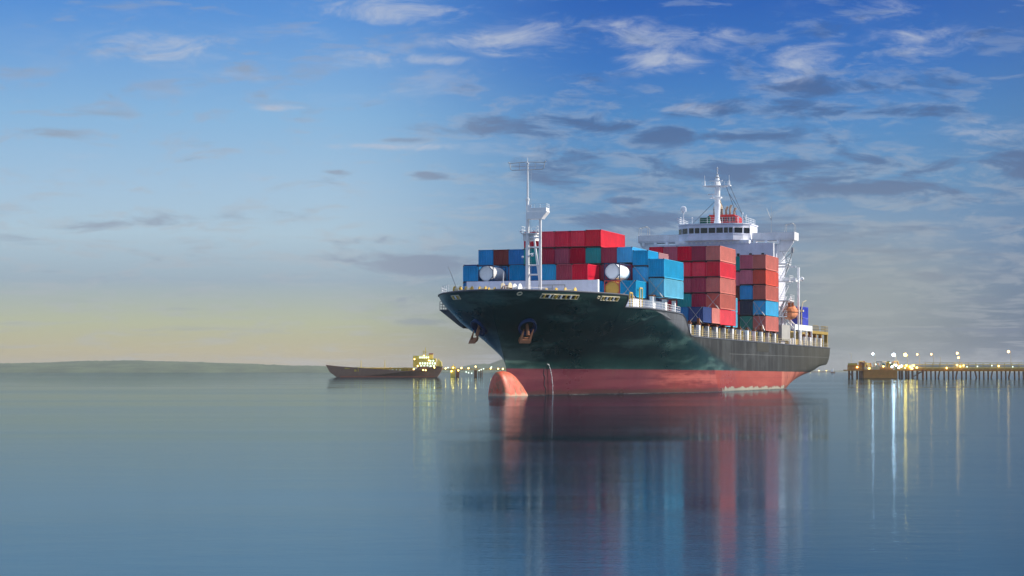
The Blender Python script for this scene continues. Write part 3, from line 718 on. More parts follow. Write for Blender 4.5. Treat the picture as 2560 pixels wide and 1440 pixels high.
# bay B: 13 rows, F = 0
FB = 0.0
ZB = [14.72, 17.33, 19.95, 22.56]
bayB = [ (1, 1, 'navy'), (1, 2, 'navy'), (2, 3, 'blue'), (3, 3, 'red brown'), (4, 3, 'deep blue'), (5, 3, 'teal'), (6, 3, 'dark red'), (7, 3, 'maroon'), (8, 3, 'dark red'), (9, 3, 'teal'), (10, 3, 'maroon'), (11, 3, 'light blue'),
         (5, 4, 'bright red'), (6, 4, 'crimson'), (7, 4, 'crimson'), (8, 4, 'crimson'),
         (3, 2, 'blue'), (4, 2, 'maroon'), (2, 2, 'blue'), (5, 2, 'blue'), (6, 2, 'blue'), (7, 2, 'blue'), (8, 2, 'maroon'), (9, 2, 'dark red'), (10, 2, 'maroon'), (11, 2, 'maroon')]
for c, t, col in bayB:
    H = 2.53; z = ZB[t-1]
    if c == 1 and t == 2: H = 2.88; z = 17.33
    if t == 4: H = 2.58
    place_container(FB, vcol(c), z, L40, H, col, lab(col, c, t, 'B'), 'containers in the forward stack')
place_container(FB, vcol(9), ZB[3], L45, 2.68, 'bright red', 'long bright red container, port end of the topmost tier in the forward stack', 'containers in the forward stack')
for c in range(2, 12): place_container(FB, vcol(c), ZB[0], L40, 2.58, ('blue', 'maroon', 'teal', 'crimson')[c % 4], lab(('blue', 'maroon', 'teal', 'crimson')[c % 4], c, 1, 'B'), 'containers in the forward stack')
for t, z, f, cl in ((3, 19.50, 0, 'light blue'), (2, 17.0, 0, 'light blue'), (1, 14.5, 0, 'navy')):
    place_container(FB, vcol(12), z, L20, 2.43, cl, lab(cl, 12, t, 'B', ' at the front'), 'containers in the forward stack')
    cl = {3: 'pale salmon', 2: 'maroon', 1: 'navy'}[t]
    place_container(FB-6.4, vcol(12), z, L20, 2.43, cl, lab(cl, 12, t, 'B', ' at the back'), 'containers in the forward stack')
place_container(FB, vcol(13), 17.70, L40, 2.9, 'light blue', lab('light blue', 13, 2, 'B', ' with pale side'), 'containers in the forward stack')
place_container(FB, vcol(13), 14.78, L40, 2.84, 'pale blue', lab('pale blue', 13, 1, 'B'), 'containers in the forward stack')
# bay C (low row)
FC = -25.3
place_container(FC, vcol(13), 11.5, L20, 2.58, 'navy', lab('navy', 13, 1, 'C'), 'containers in the low row')
place_container(FC-6.35, vcol(13), 11.5, L20, 2.58, 'faded red', lab('faded red', 13, 1, 'C', ' at the back'), 'containers in the low row')
for c, col in ((12, 'deep blue'), (11, 'maroon'), (10, 'blue')): place_container(FC, vcol(c), 11.5, L40, 2.58, col, lab(col, c, 1, 'C'), 'containers in the low row')
# bay D (tall middle stack)
FD = -37.7; ZD = [11.4, 14.1, 16.8, 19.5, 22.2]
bayD = {13: ['bright red', 'rust brown', 'rust brown', 'bright red', 'faded red'], 12: ['dark red', 'maroon', 'maroon', 'crimson', 'maroon'],
        11: ['blue', 'teal', 'maroon', 'crimson', 'crimson'], 10: ['blue', 'dark red', 'maroon', 'dark red', 'faded pink red'], 9: ['teal', 'maroon', 'blue', 'dark red', 'crimson']}
for c, cols in bayD.items():
    for t, col in enumerate(cols, 1):
        place_container(FD, vcol(c), ZD[t-1], L40, 2.61, col, lab(col, c, t, 'D'), 'containers in the tall middle stack')
# bay E
for t, col in ((1, 'pale blue'), (2, 'pale blue')):
    place_container(-50.5, vcol(12), ZD[t-1], L40, 2.67, col, lab(col, 12, t, 'E'), 'containers behind the middle stack')
for t, col in ((1, 'dark brown'), (2, 'crimson')):
    place_container(-50.5, vcol(11), ZD[t-1], L40, 2.67, col, lab(col, 11, t, 'E'), 'containers behind the middle stack')
# bay G
FG = -75.7; ZG = [11.1, 13.98, 16.86, 19.74, 22.62]
bayG = {13: ['rust brown', 'light blue', 'rust brown', 'orange red', 'faded red'], 12: ['green', 'slate', 'blue', 'faded pink red', 'faded pink red'],
        11: ['dark brown', 'crimson', 'dark brown', 'faded pink red', 'teal'], 10: ['maroon', 'blue', 'maroon', 'dark red']}
for c, cols in bayG.items():
    for t, col in enumerate(cols, 1):
        H = 2.79; z = ZG[t-1]
        if c == 11: z -= .28 if t > 2 else 0
        if c == 11 and t == 3: H = 2.58; z = 16.86
        if c == 11 and t > 3: z = ZG[t-1]-.27
        place_container(FG, vcol(c), z, L40, H, col, lab(col, c, t, 'G'), 'containers in the aft stack')
# stern stack
for t, z in ((1, 12.0), (2, 14.55)):
    place_container(-121, 14.7, z, L40/2+.3, 2.5, 'royal blue', f'royal blue container, {TN[t]}, at the ship\'s stern beside the white frame', 'containers at the stern')
place_container(-116, 10.2, 14.9, L20, 2.6, 'dark brown', 'dark brown container behind the white aft posts, above the lifeboat', 'containers at the stern')
place_container(-116, 10.2, 17.52, L20, 2.6, 'dark brown', 'upper dark brown container behind the tall white post above the lifeboat', 'containers at the stern')
place_container(-116, 10.2, 12.28, L20, 2.6, 'slate', 'slate container low behind the orange lifeboat', 'containers at the stern')

def tank_container(F, v, z, frame_m, tank_m, label, colour):
    L, W, H = L20, 2.438, 2.58
    o = empty('tank_container', MS @ Vector((F-L/2, v-1.219, z)), SHIP_RZ); tag(o, label, 'tank container', 'tank containers')
    fr = MB()
    for sx in (-1, 1):
        x = sx*(L/2-.06)
        for sy in (-1, 1):
            fr.box((x, sy*(W/2-.06), H/2), (.12, .12, H-.3))
            for z0, sz in ((.06, 1), (H-.06, -1)):
                fr.box((x, sy*(W/2-.07), z0), (.14, .14, .13))
                fr.tube((x, sy*(W/2-.1), z0+sz*.78), (x, sy*(W/2-.82), z0+sz*.02), .06, n=5)
        for z0 in (.08, H-.07): fr.box((x, 0, z0), (.11, W-.3, .11))
    for sy in (-1, 1):
        for z0 in (.08, H-.07): fr.box((0, sy*(W/2-.05), z0), (L-.3, .07, .09))
    fr.build('frame', frame_m, o)
    tk = MB(); N = 24; prof = [(-L/2+.16, .95), (-L/2+.22, 1.14), (-L/2+.6, 1.17), (-1.2, 1.17), (-1.19, 1.19), (-1.1, 1.19), (-1.09, 1.17), (1.1, 1.17), (1.11, 1.19), (1.2, 1.19), (1.21, 1.17), (L/2-.6, 1.17), (L/2-.22, 1.14), (L/2-.16, .95)]
    for x, r in prof: tk.v += [(x, r*math.cos(2*math.pi*k/N), H/2+r*math.sin(2*math.pi*k/N)) for k in range(N)]
    for i in range(len(prof)-1):
        for k in range(N): tk.f.append((i*N+k, i*N+(k+1) % N, (i+1)*N+(k+1) % N, (i+1)*N+k)); tk.mi.append(0)
    tk.f.append(tuple(range(N))); tk.mi.append(0); tk.f.append(tuple((len(prof)-1)*N+k for k in range(N))); tk.mi.append(0)
    t = tk.build('tank', tank_m, o, smooth=False)
    md = MB(); md.tube((0, 0, H/2+1.1), (0, 0, H-.03), .28, n=12); md.build('manhole', frame_m, t)
tank_container(FA, vcol(3), 17.1, M['pocket'], M['tankw'], 'white tank container in dark blue frame behind the starboard bow railing', '')
tank_container(FA, vcol(11), 17.1, M['pocket'], M['tankw'], 'white tank container in dark frame stacked above the yellow one', '')
tank_container(FA, vcol(11), 14.5, M['red'], M['tanky'], 'yellow tank container in red frame, lowest tier near the bulwark end', '')

# ------------------------------------------------------------------ deck fittings amidships
def deck_works():
    co = MB()       # hatch coaming and covers under the stacks
    co.b2((-20, -15.2, 8.95), (-90, 14.9, 11.05)); co.build('hatch_coaming', M['dgrey'], ship)
    c2 = MB(); c2.b2((7.6, -13, 12.36), (-12.6, 13.4, 14.4)); c2.build('forward_hatch_coaming', M['grey'], ship)
    Fs = [-18+0.0-6.2*k for k in range(20)]
    for k, F in enumerate(Fs):
        zd = ztop(F); wide = k % 2 == 1; mb = MB()
        if F < -92 and F > -112: continue
        mb.b2((F-(.55 if wide else .25), 15.45, zd), (F+(.55 if wide else .25), 15.95, zd+2.0)); mb.cur = 1
        mb.b2((F-.45, 15.4, zd+2.0), (F+.45, 16.05, zd+2.2)); mb.b2((F-.2, 15.5, zd+2.25), (F+.2, 15.9, zd+(3.1 if k % 4 == 1 else 2.5)))
        mb.build('container_post', [M['white'], M['rusty']], ship)
        # yellow framed access ladder beside each post
        yl = MB(); f0 = F-1.4-(.6 if wide else 0)
        for ff in (f0, f0-.9):
            yl.tube((ff, 15.8, zd), (ff, 15.8, zd+1.7), .07, n=5)
        for j in range(5): yl.tube((f0, 15.8, zd+.3+j*.34), (f0-.9, 15.8, zd+.3+j*.34), .045, n=4)
        yl.tube((f0, 15.8, zd+1.7), (f0-.9, 15.8, zd+1.7), .08, n=5); yl.build('access_ladder', M['yellow'], ship)
        if wide:
            b = MB(); b.b2((f0-1.2, 15.2, zd), (f0-1.9, 15.6, zd+1.6)); b.build('vent_box', M['cream'], ship)
    # small fire and valve cabinets
    rnd = random.Random(5)
    for F in np.arange(-45, -110, -2.6):
        zd = ztop(F); b = MB(); h = rnd.uniform(.5, 1.3); b.b2((F, 14.95, zd+rnd.choice((0, .8))), (F-rnd.uniform(.3, .9), 15.3, zd+h+.5)); b.build('deck_cabinet', M[rnd.choice(('white', 'cream', 'red', 'rusty', 'white'))], ship)
    r = MB(); pts = [(F, half_breadth(F, ztop(F))-.12, ztop(F)) for F in np.arange(-18, -147, -8)]
    r.rail(pts, 1.05, .03, 1.6, 3); r.build('side_railing', M['cream'], ship)
    r = MB(); pts = [(F, half_breadth(F, 12.8)-.12, ztop(F)) for F in (13.4, 8, 2, -4, -10.5)]
    r.rail(pts, 1.1, .035, 1.4, 3); r.build('upper_railing', M['white'], ship)
    # pillars and yellow gate frames on the raised deck
    for F, w_, h, m in ((9, .5, 2.2, 'yellow'), (5.5, .5, 3.0, 'yellow'), (.6, .8, 2.1, 'white'), (-5.2, .7, 1.95, 'white'), (-10.6, .35, 2.1, 'white')):
        mb = MB(); b = half_breadth(F, 12.8)-.9; zd = ztop(F)
        mb.b2((F-w_, b-.5, zd), (F+w_, b, zd+h)) if m == 'white' else [mb.tube((F+x, b-.2, zd), (F+x, b-.2, zd+h), .11, n=6) for x in (-w_*1.4, w_*1.4)]
        if m == 'yellow': mb.tube((F-w_*1.4, b-.2, zd+h), (F+w_*1.4, b-.2, zd+h), .12, n=6); mb.build('gate_frame', M['yellow'], ship); continue
        mb.cur = 1; mb.b2((F-w_-.15, b-.7, zd+h), (F+w_+.15, b+.15, zd+h+.2)); mb.build('deck_pillar', [M['white'], M['rusty']], ship)
    # lashing rods
    def rod(a, b): mb = MB(); mb.tube(a, b, .045, n=5); mb.tube(Vector(b), Vector(b)+(Vector(a)-Vector(b)).normalized()*1.0, .09, n=5); mb.build('lashing_rod', M['steel'], ship)
    def cross(F, v, z, both=True, h=2.55):
        rod((F+.12, v-2.3, z+h), (F+.35, v-.15, z-.1))
        if both: rod((F+.12, v-.15, z+h), (F+.35, v-2.3, z-.1))
    cross(0, 16.25, 14.8); cross(0, 13.75, 17.0, False); cross(FA, 13.75, 14.5); cross(FC, 16.25, 11.5); cross(FD, 16.25, 14.1, True, 2.4); cross(FG, 16.25, 11.1); cross(FG, 16.25, 14.0)
    rod((FG+.2, 13.9, 16.6), (FG+.4, 16.0, 11.2)); cross(FG, 13.75, 11.1); cross(FA, -13.75, 14.5, False, 5)
deck_works()

# ------------------------------------------------------------------ superstructure
def superstructure():
    F0 = -101.0
    hs = MB(); hs.b2((F0, -12.4, 8.6), (F0-13, 12.4, 29.2)); hs.cur = 1
    house = hs.build('deckhouse', [M['grey'], M['white']], ship)
    for v in (5.4, 7.9, 10.4, -5.4, -7.9, -10.4):
        for z in (26.6, 23.7):
            w_ = MB(); w_.b2((F0+.02, v-.28, z), (F0+.06, v+.28, z+.6)); w_.build('window', M['glass'], house)
    ed = MB(); ed.b2((F0-.6, 12.402, 8.7), (F0+.05, 12.6, 29.2)); ed.build('corner_post', M['white'], house)
    # deck below the bridge: open gallery with posts
    br = MB(); Fb = F0-3
    br.b2((Fb, -16.1, 29.9), (Fb-4.2, 16.1, 30.2))                       # wing floor
    for s in (-1, 1):
        br.b2((Fb+.12, s*7.6, 30.2), (Fb, s*16.1, 31.45)); br.b2((Fb-4.2, s*7.6, 30.2), (Fb-4.32, s*16.1, 31.45)); br.b2((Fb+.12, s*16.1, 29.9), (Fb-4.32, s*16.25, 31.5))
        # tapered bracket under each wing
        br.prism([(s*12.6, 29.896), (s*15.9, 29.896), (s*15.9, 29.4), (s*12.6, 24.6)], 0, Fb-.4, Fb-.9)
    wing = br.build('bridge_wing', M['white'], house)
    ga = MB()
    for v in (-15.2, -12.6, -10.2, -7.6, 8.0, 10.4, 12.9): ga.b2((Fb, v-.25, 29.25), (Fb-.4, v+.25, 29.9))
    ga.b2((F0+.1, -7.6, 29.2), (F0-2.9, 7.6, 29.9)); ga.build('gallery_post', M['white'], wing)
    # wheelhouse with canted corners
    wh = MB(); out = [(F0+1.2, -4.6), (F0+1.2, 4.6), (F0-.4, 6.3), (F0-2.0, 7.4), (F0-9, 7.4), (F0-9, -7.4), (F0-2.0, -7.4), (F0-.4, -6.3)]
    wh.prism(out, 2, 29.9, 33.1); out2 = [(x+(.18 if x > F0-1 else 0), y*1.025) for x, y in out]; wh.prism(out2, 2, 33.1, 33.3)
    wh.prism([(x+(.06 if x > F0-1 else 0), y*1.008) for x, y in out], 2, 31.0, 31.12)
    who = wh.build('wheelhouse', M['grey'], house)
    for a, b in ((-4.45, -3.5), (-3.25, -2.3), (-2.05, -.65), (-.4, .95), (1.2, 2.5), (2.75, 3.55), (3.75, 4.5)):
        w_ = MB(); w_.b2((F0+1.22, a, 31.35), (F0+1.27, b, 32.4)); w_.build('window', M['glass'], who)
    for p, q in (((F0+1.0, 4.85), (F0-.25, 6.15)), ((F0-.6, 6.46), (F0-1.8, 7.28)), ((F0+1.0, -4.85), (F0-.25, -6.15)), ((F0-.6, -6.46), (F0-1.8, -7.28))):
        s = 1 if p[1] > 0 else -1
        d = Vector((p[0]-q[0], p[1]-q[1], 0)).normalized(); n = Vector((d.y, -d.x, 0)); n = n if n.y*s > 0 else -n
        A, B = Vector((*p, 0))+n*.03, Vector((*q, 0))+n*.03; w_ = MB()
        w_.poly([A+Vector((0, 0, 31.35)), B+Vector((0, 0, 31.35)), B+Vector((0, 0, 32.4)), A+Vector((0, 0, 32.4)), A+n*.04+Vector((0, 0, 31.35)), B+n*.04+Vector((0, 0, 31.35)), B+n*.04+Vector((0, 0, 32.4)), A+n*.04+Vector((0, 0, 32.4))],
                [(0, 1, 2, 3), (4, 5, 6, 7), (0, 1, 5, 4), (1, 2, 6, 5), (2, 3, 7, 6), (3, 0, 4, 7)]); w_.build('window', M['glass'], who)
    # scalloped apron under the windows
    ap = MB()
    for v in np.arange(-6.8, 7, .95): ap.b2((F0+.14, v, 29.25), (F0+.2, v+.5, 29.6))
    ap.build('gallery_bracket', M['grey'], who)
    rl = MB(); rl.rail([(F0+.9, -7, 33.3), (F0+.9, 7, 33.3), (F0-8.6, 7, 33.3)], 1.15, .035, 1.5, 3); rl.rail([(F0+.9, -7, 33.3), (F0-8.6, -7, 33.3)], 1.15, .035, 1.5, 3)
    rl.build('roof_railing', M['white'], who)
    for s in (-1, 1):
        fr = MB(); y = s*15.2
        for dx_ in (0, -1.6):
            fr.path([(Fb+dx_-.3, y-1.0, 31.5), (Fb+dx_-.3, y-.9, 33.0), (Fb+dx_-.3, y+.5, 33.3), (Fb+dx_-.3, y+.9, 32.9), (Fb+dx_-.3, y+.9, 31.5)], .05)
        fr.tube((Fb-.3, y-.9, 33.0), (Fb-1.9, y-.9, 33.0), .05, n=5); fr.tube((Fb-.3, y+.5, 33.3), (Fb-1.9, y+.5, 33.3), .05, n=5); fr.build('wing_awning_frame', M['steel'], wing)
    # radar mast
    mx = F0-3.5; v0 = .3; m_ = MB()
    m_.tube((mx, v0, 33.3), (mx, v0, 34.6), .85, .5, n=14); m_.tube((mx, v0, 34.6), (mx, v0, 37.6), .5, .68, n=14); m_.tube((mx, v0, 37.6), (mx, v0, 39.0), .55, .5, n=12)
    m_.tube((mx, v0, 38.2), (mx, v0, 38.75), .3, .9, n=12); m_.tube((mx, v0, 39.0), (mx, v0, 41.2), .56, .56, n=12)
    m_.tube((mx, v0, 41.2), (mx, v0, 43.4), .72, .22, n=10); m_.tube((mx, v0, 43.4), (mx, v0, 45.1), .06, n=6)
    m_.prism([(v0-1.5, 38.75), (v0-1.1, 38.95), (v0+.9, 38.95), (v0+.9, 38.75)], 0, mx+.9, mx-.5)
    rm = m_.build('radar_mast', M['white'], house)
    y_ = MB(); y_.b2((mx+.7, v0-3.0, 41.15), (mx-.4, v0+2.8, 41.32)); y_.prism([(v0-1.6, 40.95), (v0+1.4, 40.95), (v0+2.4, 41.15), (v0-2.6, 41.15)], 0, mx+.5, mx-.3)
    y_.rail([(mx+.7, v0-3, 41.3), (mx+.7, v0+2.8, 41.3)], .75, .025, .6, 2)
    for s in (-2.65, 2.45): y_.tube((mx, v0+s, 41.3), (mx, v0+s, 42.4), .2, .10, n=7); y_.tube((mx, v0+s, 42.4), (mx, v0+s, 43.4), .04, n=5)
    y_.build('crosstree', M['white'], rm)
    ra = MB(); ra.b2((mx+.9, v0-1.3, 42.1), (mx+1.1, v0+1.3, 42.28)); ra.tube((mx+1, v0, 41.3), (mx+1, v0, 42.1), .12, n=6); ra.build('radar_scanner', M['white'], rm)
    ra = MB(); ra.b2((mx+1.0, v0-1.7, 39.35), (mx+1.2, v0+.3, 39.55)); ra.tube((mx+1.1, v0-.7, 38.9), (mx+1.1, v0-.7, 39.4), .12, n=6); ra.build('radar_scanner', M['white'], rm)
    for z, r in ((42.2, .62), (42.9, .48), (43.5, .3), (44.2, .2), (44.7, .22)):
        l = MB(); l.tube((mx, v0, z), (mx, v0, z+.12), r, n=10); l.build('mast_light_shelf', M['steel'], rm)
    for a, b in (((mx, v0-.6, 38), (mx+2, -4.5, 33.4)), ((mx, v0+2.6, 41.2), (mx-2, 5.6, 34.2)), ((mx, v0+1.8, 41.2), (mx-4, 3.6, 35.0)), ((mx, v0+.6, 38), (mx-1, 2.2, 35.6)), ((mx, v0+2.3, 39.8), (mx-2, 5.9, 34))):
        st = MB(); st.tube(a, b, .045, n=5); st.build('stay', M['dgrey'], rm)
    # satellite dome
    d = MB(); d.tube((F0-1, -6.2, 33.3), (F0-1, -6.2, 35.9), .16, .12, n=8); d.tube((F0-1, -6.2, 35.7), (F0-1, -6.2, 36.0), .3, n=10); d.tube((F0-1, -6.2, 35.95), (F0-1, -6.2, 36.6), .6, n=16); d.ball((F0-1, -6.2, 36.6), .6, 16, 10, (1, 1, .85)); d.build('satellite_dome', M['white'], who, smooth=False)
    a = MB(); a.tube((Fb-1, 11.3, 31.4), (Fb-1, 11.3, 37.0), .06, .03, n=5); a.tube((Fb-1, 11.3, 34), (Fb-1, 10.3, 36.6), .05, .03, n=5); a.tube((Fb-1, 11.3, 34), (Fb-1, 11.8, 35.8), .03, n=5); a.build('whip_antenna', M['steel'], wing)
    g = MB(); g.b2((F0, -2.6, 33.3), (F0-1.5, -1.0, 34.6)); g.build('roof_locker', M['green'], who)
    g = MB(); g.tube((F0, .0-.6, 33.3), (F0, -.6, 34.6), .3, n=10); g.ball((F0, -.6, 34.6), .3); g.build('compass_cover', M['green'], who)
    for v, h in ((5.0, 1.3), (5.9, 2.1), (6.6, 1.6), (-4.6, 1.4), (-7.0, 1.5)): p = MB(); p.tube((F0-2, v, 33.3), (F0-2, v, 33.3+h), .07, n=5); p.ball((F0-2, v, 33.3+h), .16, 8, 5); p.build('roof_lamp_post', M['white'], who)
    # funnel casing and exhausts
    fn = MB(); fn.b2((F0-10, -3.4, 29.2), (F0-15, 2.9, 35.4)); fn.b2((F0-9.7, -3.7, 34.2), (F0-9.95, 3.1, 34.4)); fn.prism([(-3.0, 35.4), (2.9, 35.4), (2.2, 35.9), (-3.0, 35.9)], 0, F0-10, F0-15)
    fo = fn.build('funnel', M['red'], ship)
    gr = MB()
    for v in np.arange(-.6, 2.6, .55): gr.b2((F0-9.98, v, 33.6), (F0-9.92, v+.3, 35.4))
    gr.build('funnel_grille', M['black'], fo)
    bg_ = MB(); bg_.tube((F0-12, -1.5, 35.8), (F0-12, -1.5, 37.6), 1.05, .95, n=16); bg_.tube((F0-12, -1.5, 37.6), (F0-12, -1.5, 39.0), .95, .5, n=16); bg_.cur = 1; bg_.tube((F0-12, -1.5, 39.0), (F0-12, -1.5, 39.25), .52, .5, n=14); bg_.tube((F0-12, -1.5, 37.0), (F0-12, -1.5, 37.15), 1.02, 1.02, n=16); bg_.build('exhaust_stack', [M['exhaust'], M['black']], fo)
    for v, h in ((.2, 1.1), (1.0, 1.4), (1.9, .8)):
        p = MB(); p.tube((F0-12, v, 36), (F0-12, v, 36+h), .24, n=10); p.tube((F0-12, v, 36+h), (F0-12, v+.35, 36+h+.6), .26, .24, n=10); p.build('exhaust_pipe', M['exhaust'], fo)
    # galleries and stairs at the port side of the house
    for z, v1 in ((25.0, 15.0), (21.5, 15.4), (17.6, 15.6), (14.4, 14.8)):
        g = MB(); g.b2((F0-1.5, 12.6, z), (F0-6, v1, z+.15)); g.rail([(F0-1.5, 12.7, z+.15), (F0-1.5, v1, z+.15), (F0-6, v1, z+.15)], 1.1, .035, 1, 3)
        g.build('side_gallery', M['white'], house)
    for k, z in enumerate((14.5, 17.7, 21.6)):
        s = MB(); z1 = (17.7, 21.6, 25.1)[k]; a = (F0-2, 13.2, z); b = (F0-5, 14.4, z1)
        for o in (0, .7): s.tube((a[0], a[1]+o, a[2]), (b[0], b[1]+o, b[2]), .07, n=5); s.tube((a[0], a[1]+o, a[2]+1), (b[0], b[1]+o, b[2]+1), .04, n=5)
        for j in range(11): p = Vector(a).lerp(Vector(b), j/10); s.b2((p.x-.1, p.y, p.z), (p.x+.1, p.y+.7, p.z+.03))
        s.build('outside_stair', M['white'], house)
    ar = MB(); ar.tube((F0-2, 13.4, 25.2), (F0-2, 15.9, 27.4), .07, n=5); ar.tube((F0-2, 13.4, 27.6), (F0-2, 16, 27.6), .06, n=5); ar.tube((F0-2, 16.1, 27.6), (F0-2, 14.4, 22.4), .10, n=5); ar.tube((F0-2, 14, 27.4), (F0-2, 15.2, 25.2), .07, n=5); ar.b2((F0-1.8, 15.8, 27.3), (F0-2.3, 16.25, 28.3)); ar.build('sidelight_arm', M['steel'], house)
    # davit frame: posts and beams around the lifeboat
    df = MB(); df.b2((F0-7.8, 15.9, 11.8), (F0-8.2, 16.3, 24.6)); df.b2((F0-4, 12.6, 24.4), (F0-4.3, 16.3, 24.7)); df.b2((F0-4, 13.4, 21.6), (F0-4.5, 16.3, 22.3)); df.b2((F0-4.1, 15.9, 21.6), (F0-8, 16.2, 21.9)); df.ball((F0-7.5, 16.9, 22.2), .45, 10, 6)
    df.build('davit_frame', M['white'], ship)
    for F in (F0-4.2, F0-9.6):
        dv = MB(); dv.path([(F, 12.9, 12.0), (F, 13.0, 15.4), (F, 14.3, 18.6)], .22); dv.path([(F, 13.0, 16.6), (F-.1, 14.6, 12.0)], .16); dv.path([(F, 13.0, 15.0), (F, 15.9, 12.1)], .15)
        dv.build('davit', M['white'], ship)
    bx = MB(); bx.b2((-92.0, 12.2, 9.6), (-100.4, 16.05, 12.6)); bx.build('grey_deck_store', paint('store_paint', (.42, .41, .39), .6, .1), ship)
    wf = MB(); wf.b2((F0-5, 15.6, 11.9), (F0-24, 16.0, 13.0))
    for F in (F0-5.2, F0-10.5, F0-11.8, F0-18, F0-23.8): wf.b2((F+.2, 15.7, 8.6), (F-.2, 16.0, 11.9))
    wf.build('white_side_frame', M['white'], ship)
    bh = MB(); bh.b2((F0-13.01, -13, 8.5), (F0-34, 13.5, 11.8)); bh.build('aft_hatch_coaming', M['gold'], ship)
    pp = MB()
    for v in (14.6, 15.2): pp.tube((F0-16, v, 12.6), (F0-16, v, 16.4), .13, n=6)
    pp.path([(F0-16, 15.2, 16.2), (F0-17, 15.3, 17.8), (F0-18, 15.8, 18.2)], .1); pp.b2((F0-15.8, 14.3, 15.8), (F0-16.6, 15.6, 16.2)); pp.build('vent_pipe', M['cream'], ship)
    # stern gantry
    sg = MB(); Fe = -146
    for F in (Fe+.4, Fe+7.5, Fe+14): sg.b2((F-.35, 14.9, 8.6), (F+.35, 15.6, 12.0))
    sg.b2((Fe, 14.6, 11.5), (Fe+20, 15.7, 12.1)); sg.rail([(Fe, 15.6, 12.1), (Fe+8, 15.6, 12.1)], 1.2, .05, 1.3, 2); sg.rail([(Fe+12, 15.6, 12.1), (Fe+18, 15.6, 12.1)], 1.2, .05, 1.3, 2)
    sg.b2((Fe, -15, 11.5), (Fe+1, 15, 12.1)); sg.rail([(Fe, 15, 12.1), (Fe, -15, 12.1)], 1.2, .05, 1.5, 2)
    for v in (-15, -8, 0, 8): sg.b2((Fe, v-.3, 8.6), (Fe+.6, v+.3, 11.5))
    sg.build('stern_gantry', M['gold'], ship)
superstructure()

def lifeboat():
    o = tag(empty('lifeboat', MS @ Vector((-108.2, 14.5, 13.9)), SHIP_RZ + R(14)), 'orange enclosed lifeboat hanging from white davits beside the bridge house', 'lifeboat')
    o.scale = (1.22, 1.18, 1.12); L = 8.0; N = 18; sec = []
    for i in range(N+1):
        u = i/N; x = L/2-L*u; k = (1-abs(2*u-1)**2.6)**.55 if 0 < u < 1 else 0.02
        sec.append((x, 1.35*k, k))
    def loft(rows):
        mb = MB(); n = len(rows[0])
        for r in rows: mb.v += r
        for i in range(len(rows)-1):
            for j in range(n-1): mb.f.append((i*n+j, i*n+j+1, (i+1)*n+j+1, (i+1)*n+j)); mb.mi.append(0)
        return mb
    h = loft([[(x, -b, 1.35), (x, -b*.98, 1.0), (x, -b*.75, .45), (x, -b*.2, .05+.35*(1-k)), (x, b*.2, .05+.35*(1-k)), (x, b*.75, .45), (x, b*.98, 1.0), (x, b, 1.35)] for x, b, k in sec])
    h.build('hull', M['orange'], o, smooth=True)
    c = loft([[(x, b, 1.35), (x, b*.92, 1.9), (x, b*.55, 2.5*min(1, .55+.45*k)+.1), (x, -b*.55, 2.5*min(1, .55+.45*k)+.1), (x, -b*.92, 1.9), (x, -b, 1.35)] for x, b, k in sec])
    c.build('canopy', M['orange'], o)
    d = MB(); d.b2((1.6, -.5, 2.5), (2.7, .5, 3.1)); d.build('conning_hatch', M['orange'], o)
    r = MB()
    for s in (-1, 1): r.path([(x, s*(b+.04), 1.35) for x, b, k in sec], .07)
    r.build('fender', M['rusty'], o)
    for x in (.8, -.4, -1.6): w_ = MB(); w_.b2((x-.25, 1.2, 1.72), (x+.25, 1.33, 1.98)); w_.build('window', M['black'], o)
    lf = MB()
    for x in (3.0, -3.0): lf.tube((x, 0, 2.1), (x, 0, 4.0), .05, n=5)
    lf.build('lifting_wire', M['steel'], o)
lifeboat()

# ------------------------------------------------------------------ far things
def at(px, Y): return ((px-1280)*Y/5000, Y)
def zat(py, Y): return EYE+(928-py)*Y/5000

def lamp_post(px, Y, py_top, py_base, mat, label, r=.55, double=False):
    x, y = at(px, Y); z0 = zat(py_base, Y); z1 = zat(py_top, Y)
    o = tag(empty('lamp_post', (x, y, z0)), label, 'lamp post', 'lamps along the pier')
    p = MB(); p.tube((0, 0, 0), (0, 0, z1-z0), .16, .11, n=6); p.tube((0, 0, z1-z0), (-1.2, 0, z1-z0+.25), .09, n=5); p.build('pole', M['cream'], o)
    if mat:
        h = MB(); h.ball((-1.2, 0, z1-z0+.2), r, 12, 8); h.build('lamp', mat, o, smooth=True)
        if double: h = MB(); h.ball((-.6, 0, z1-z0-2.1), r*.9, 12, 8); h.build('lamp', mat, o, smooth=True)

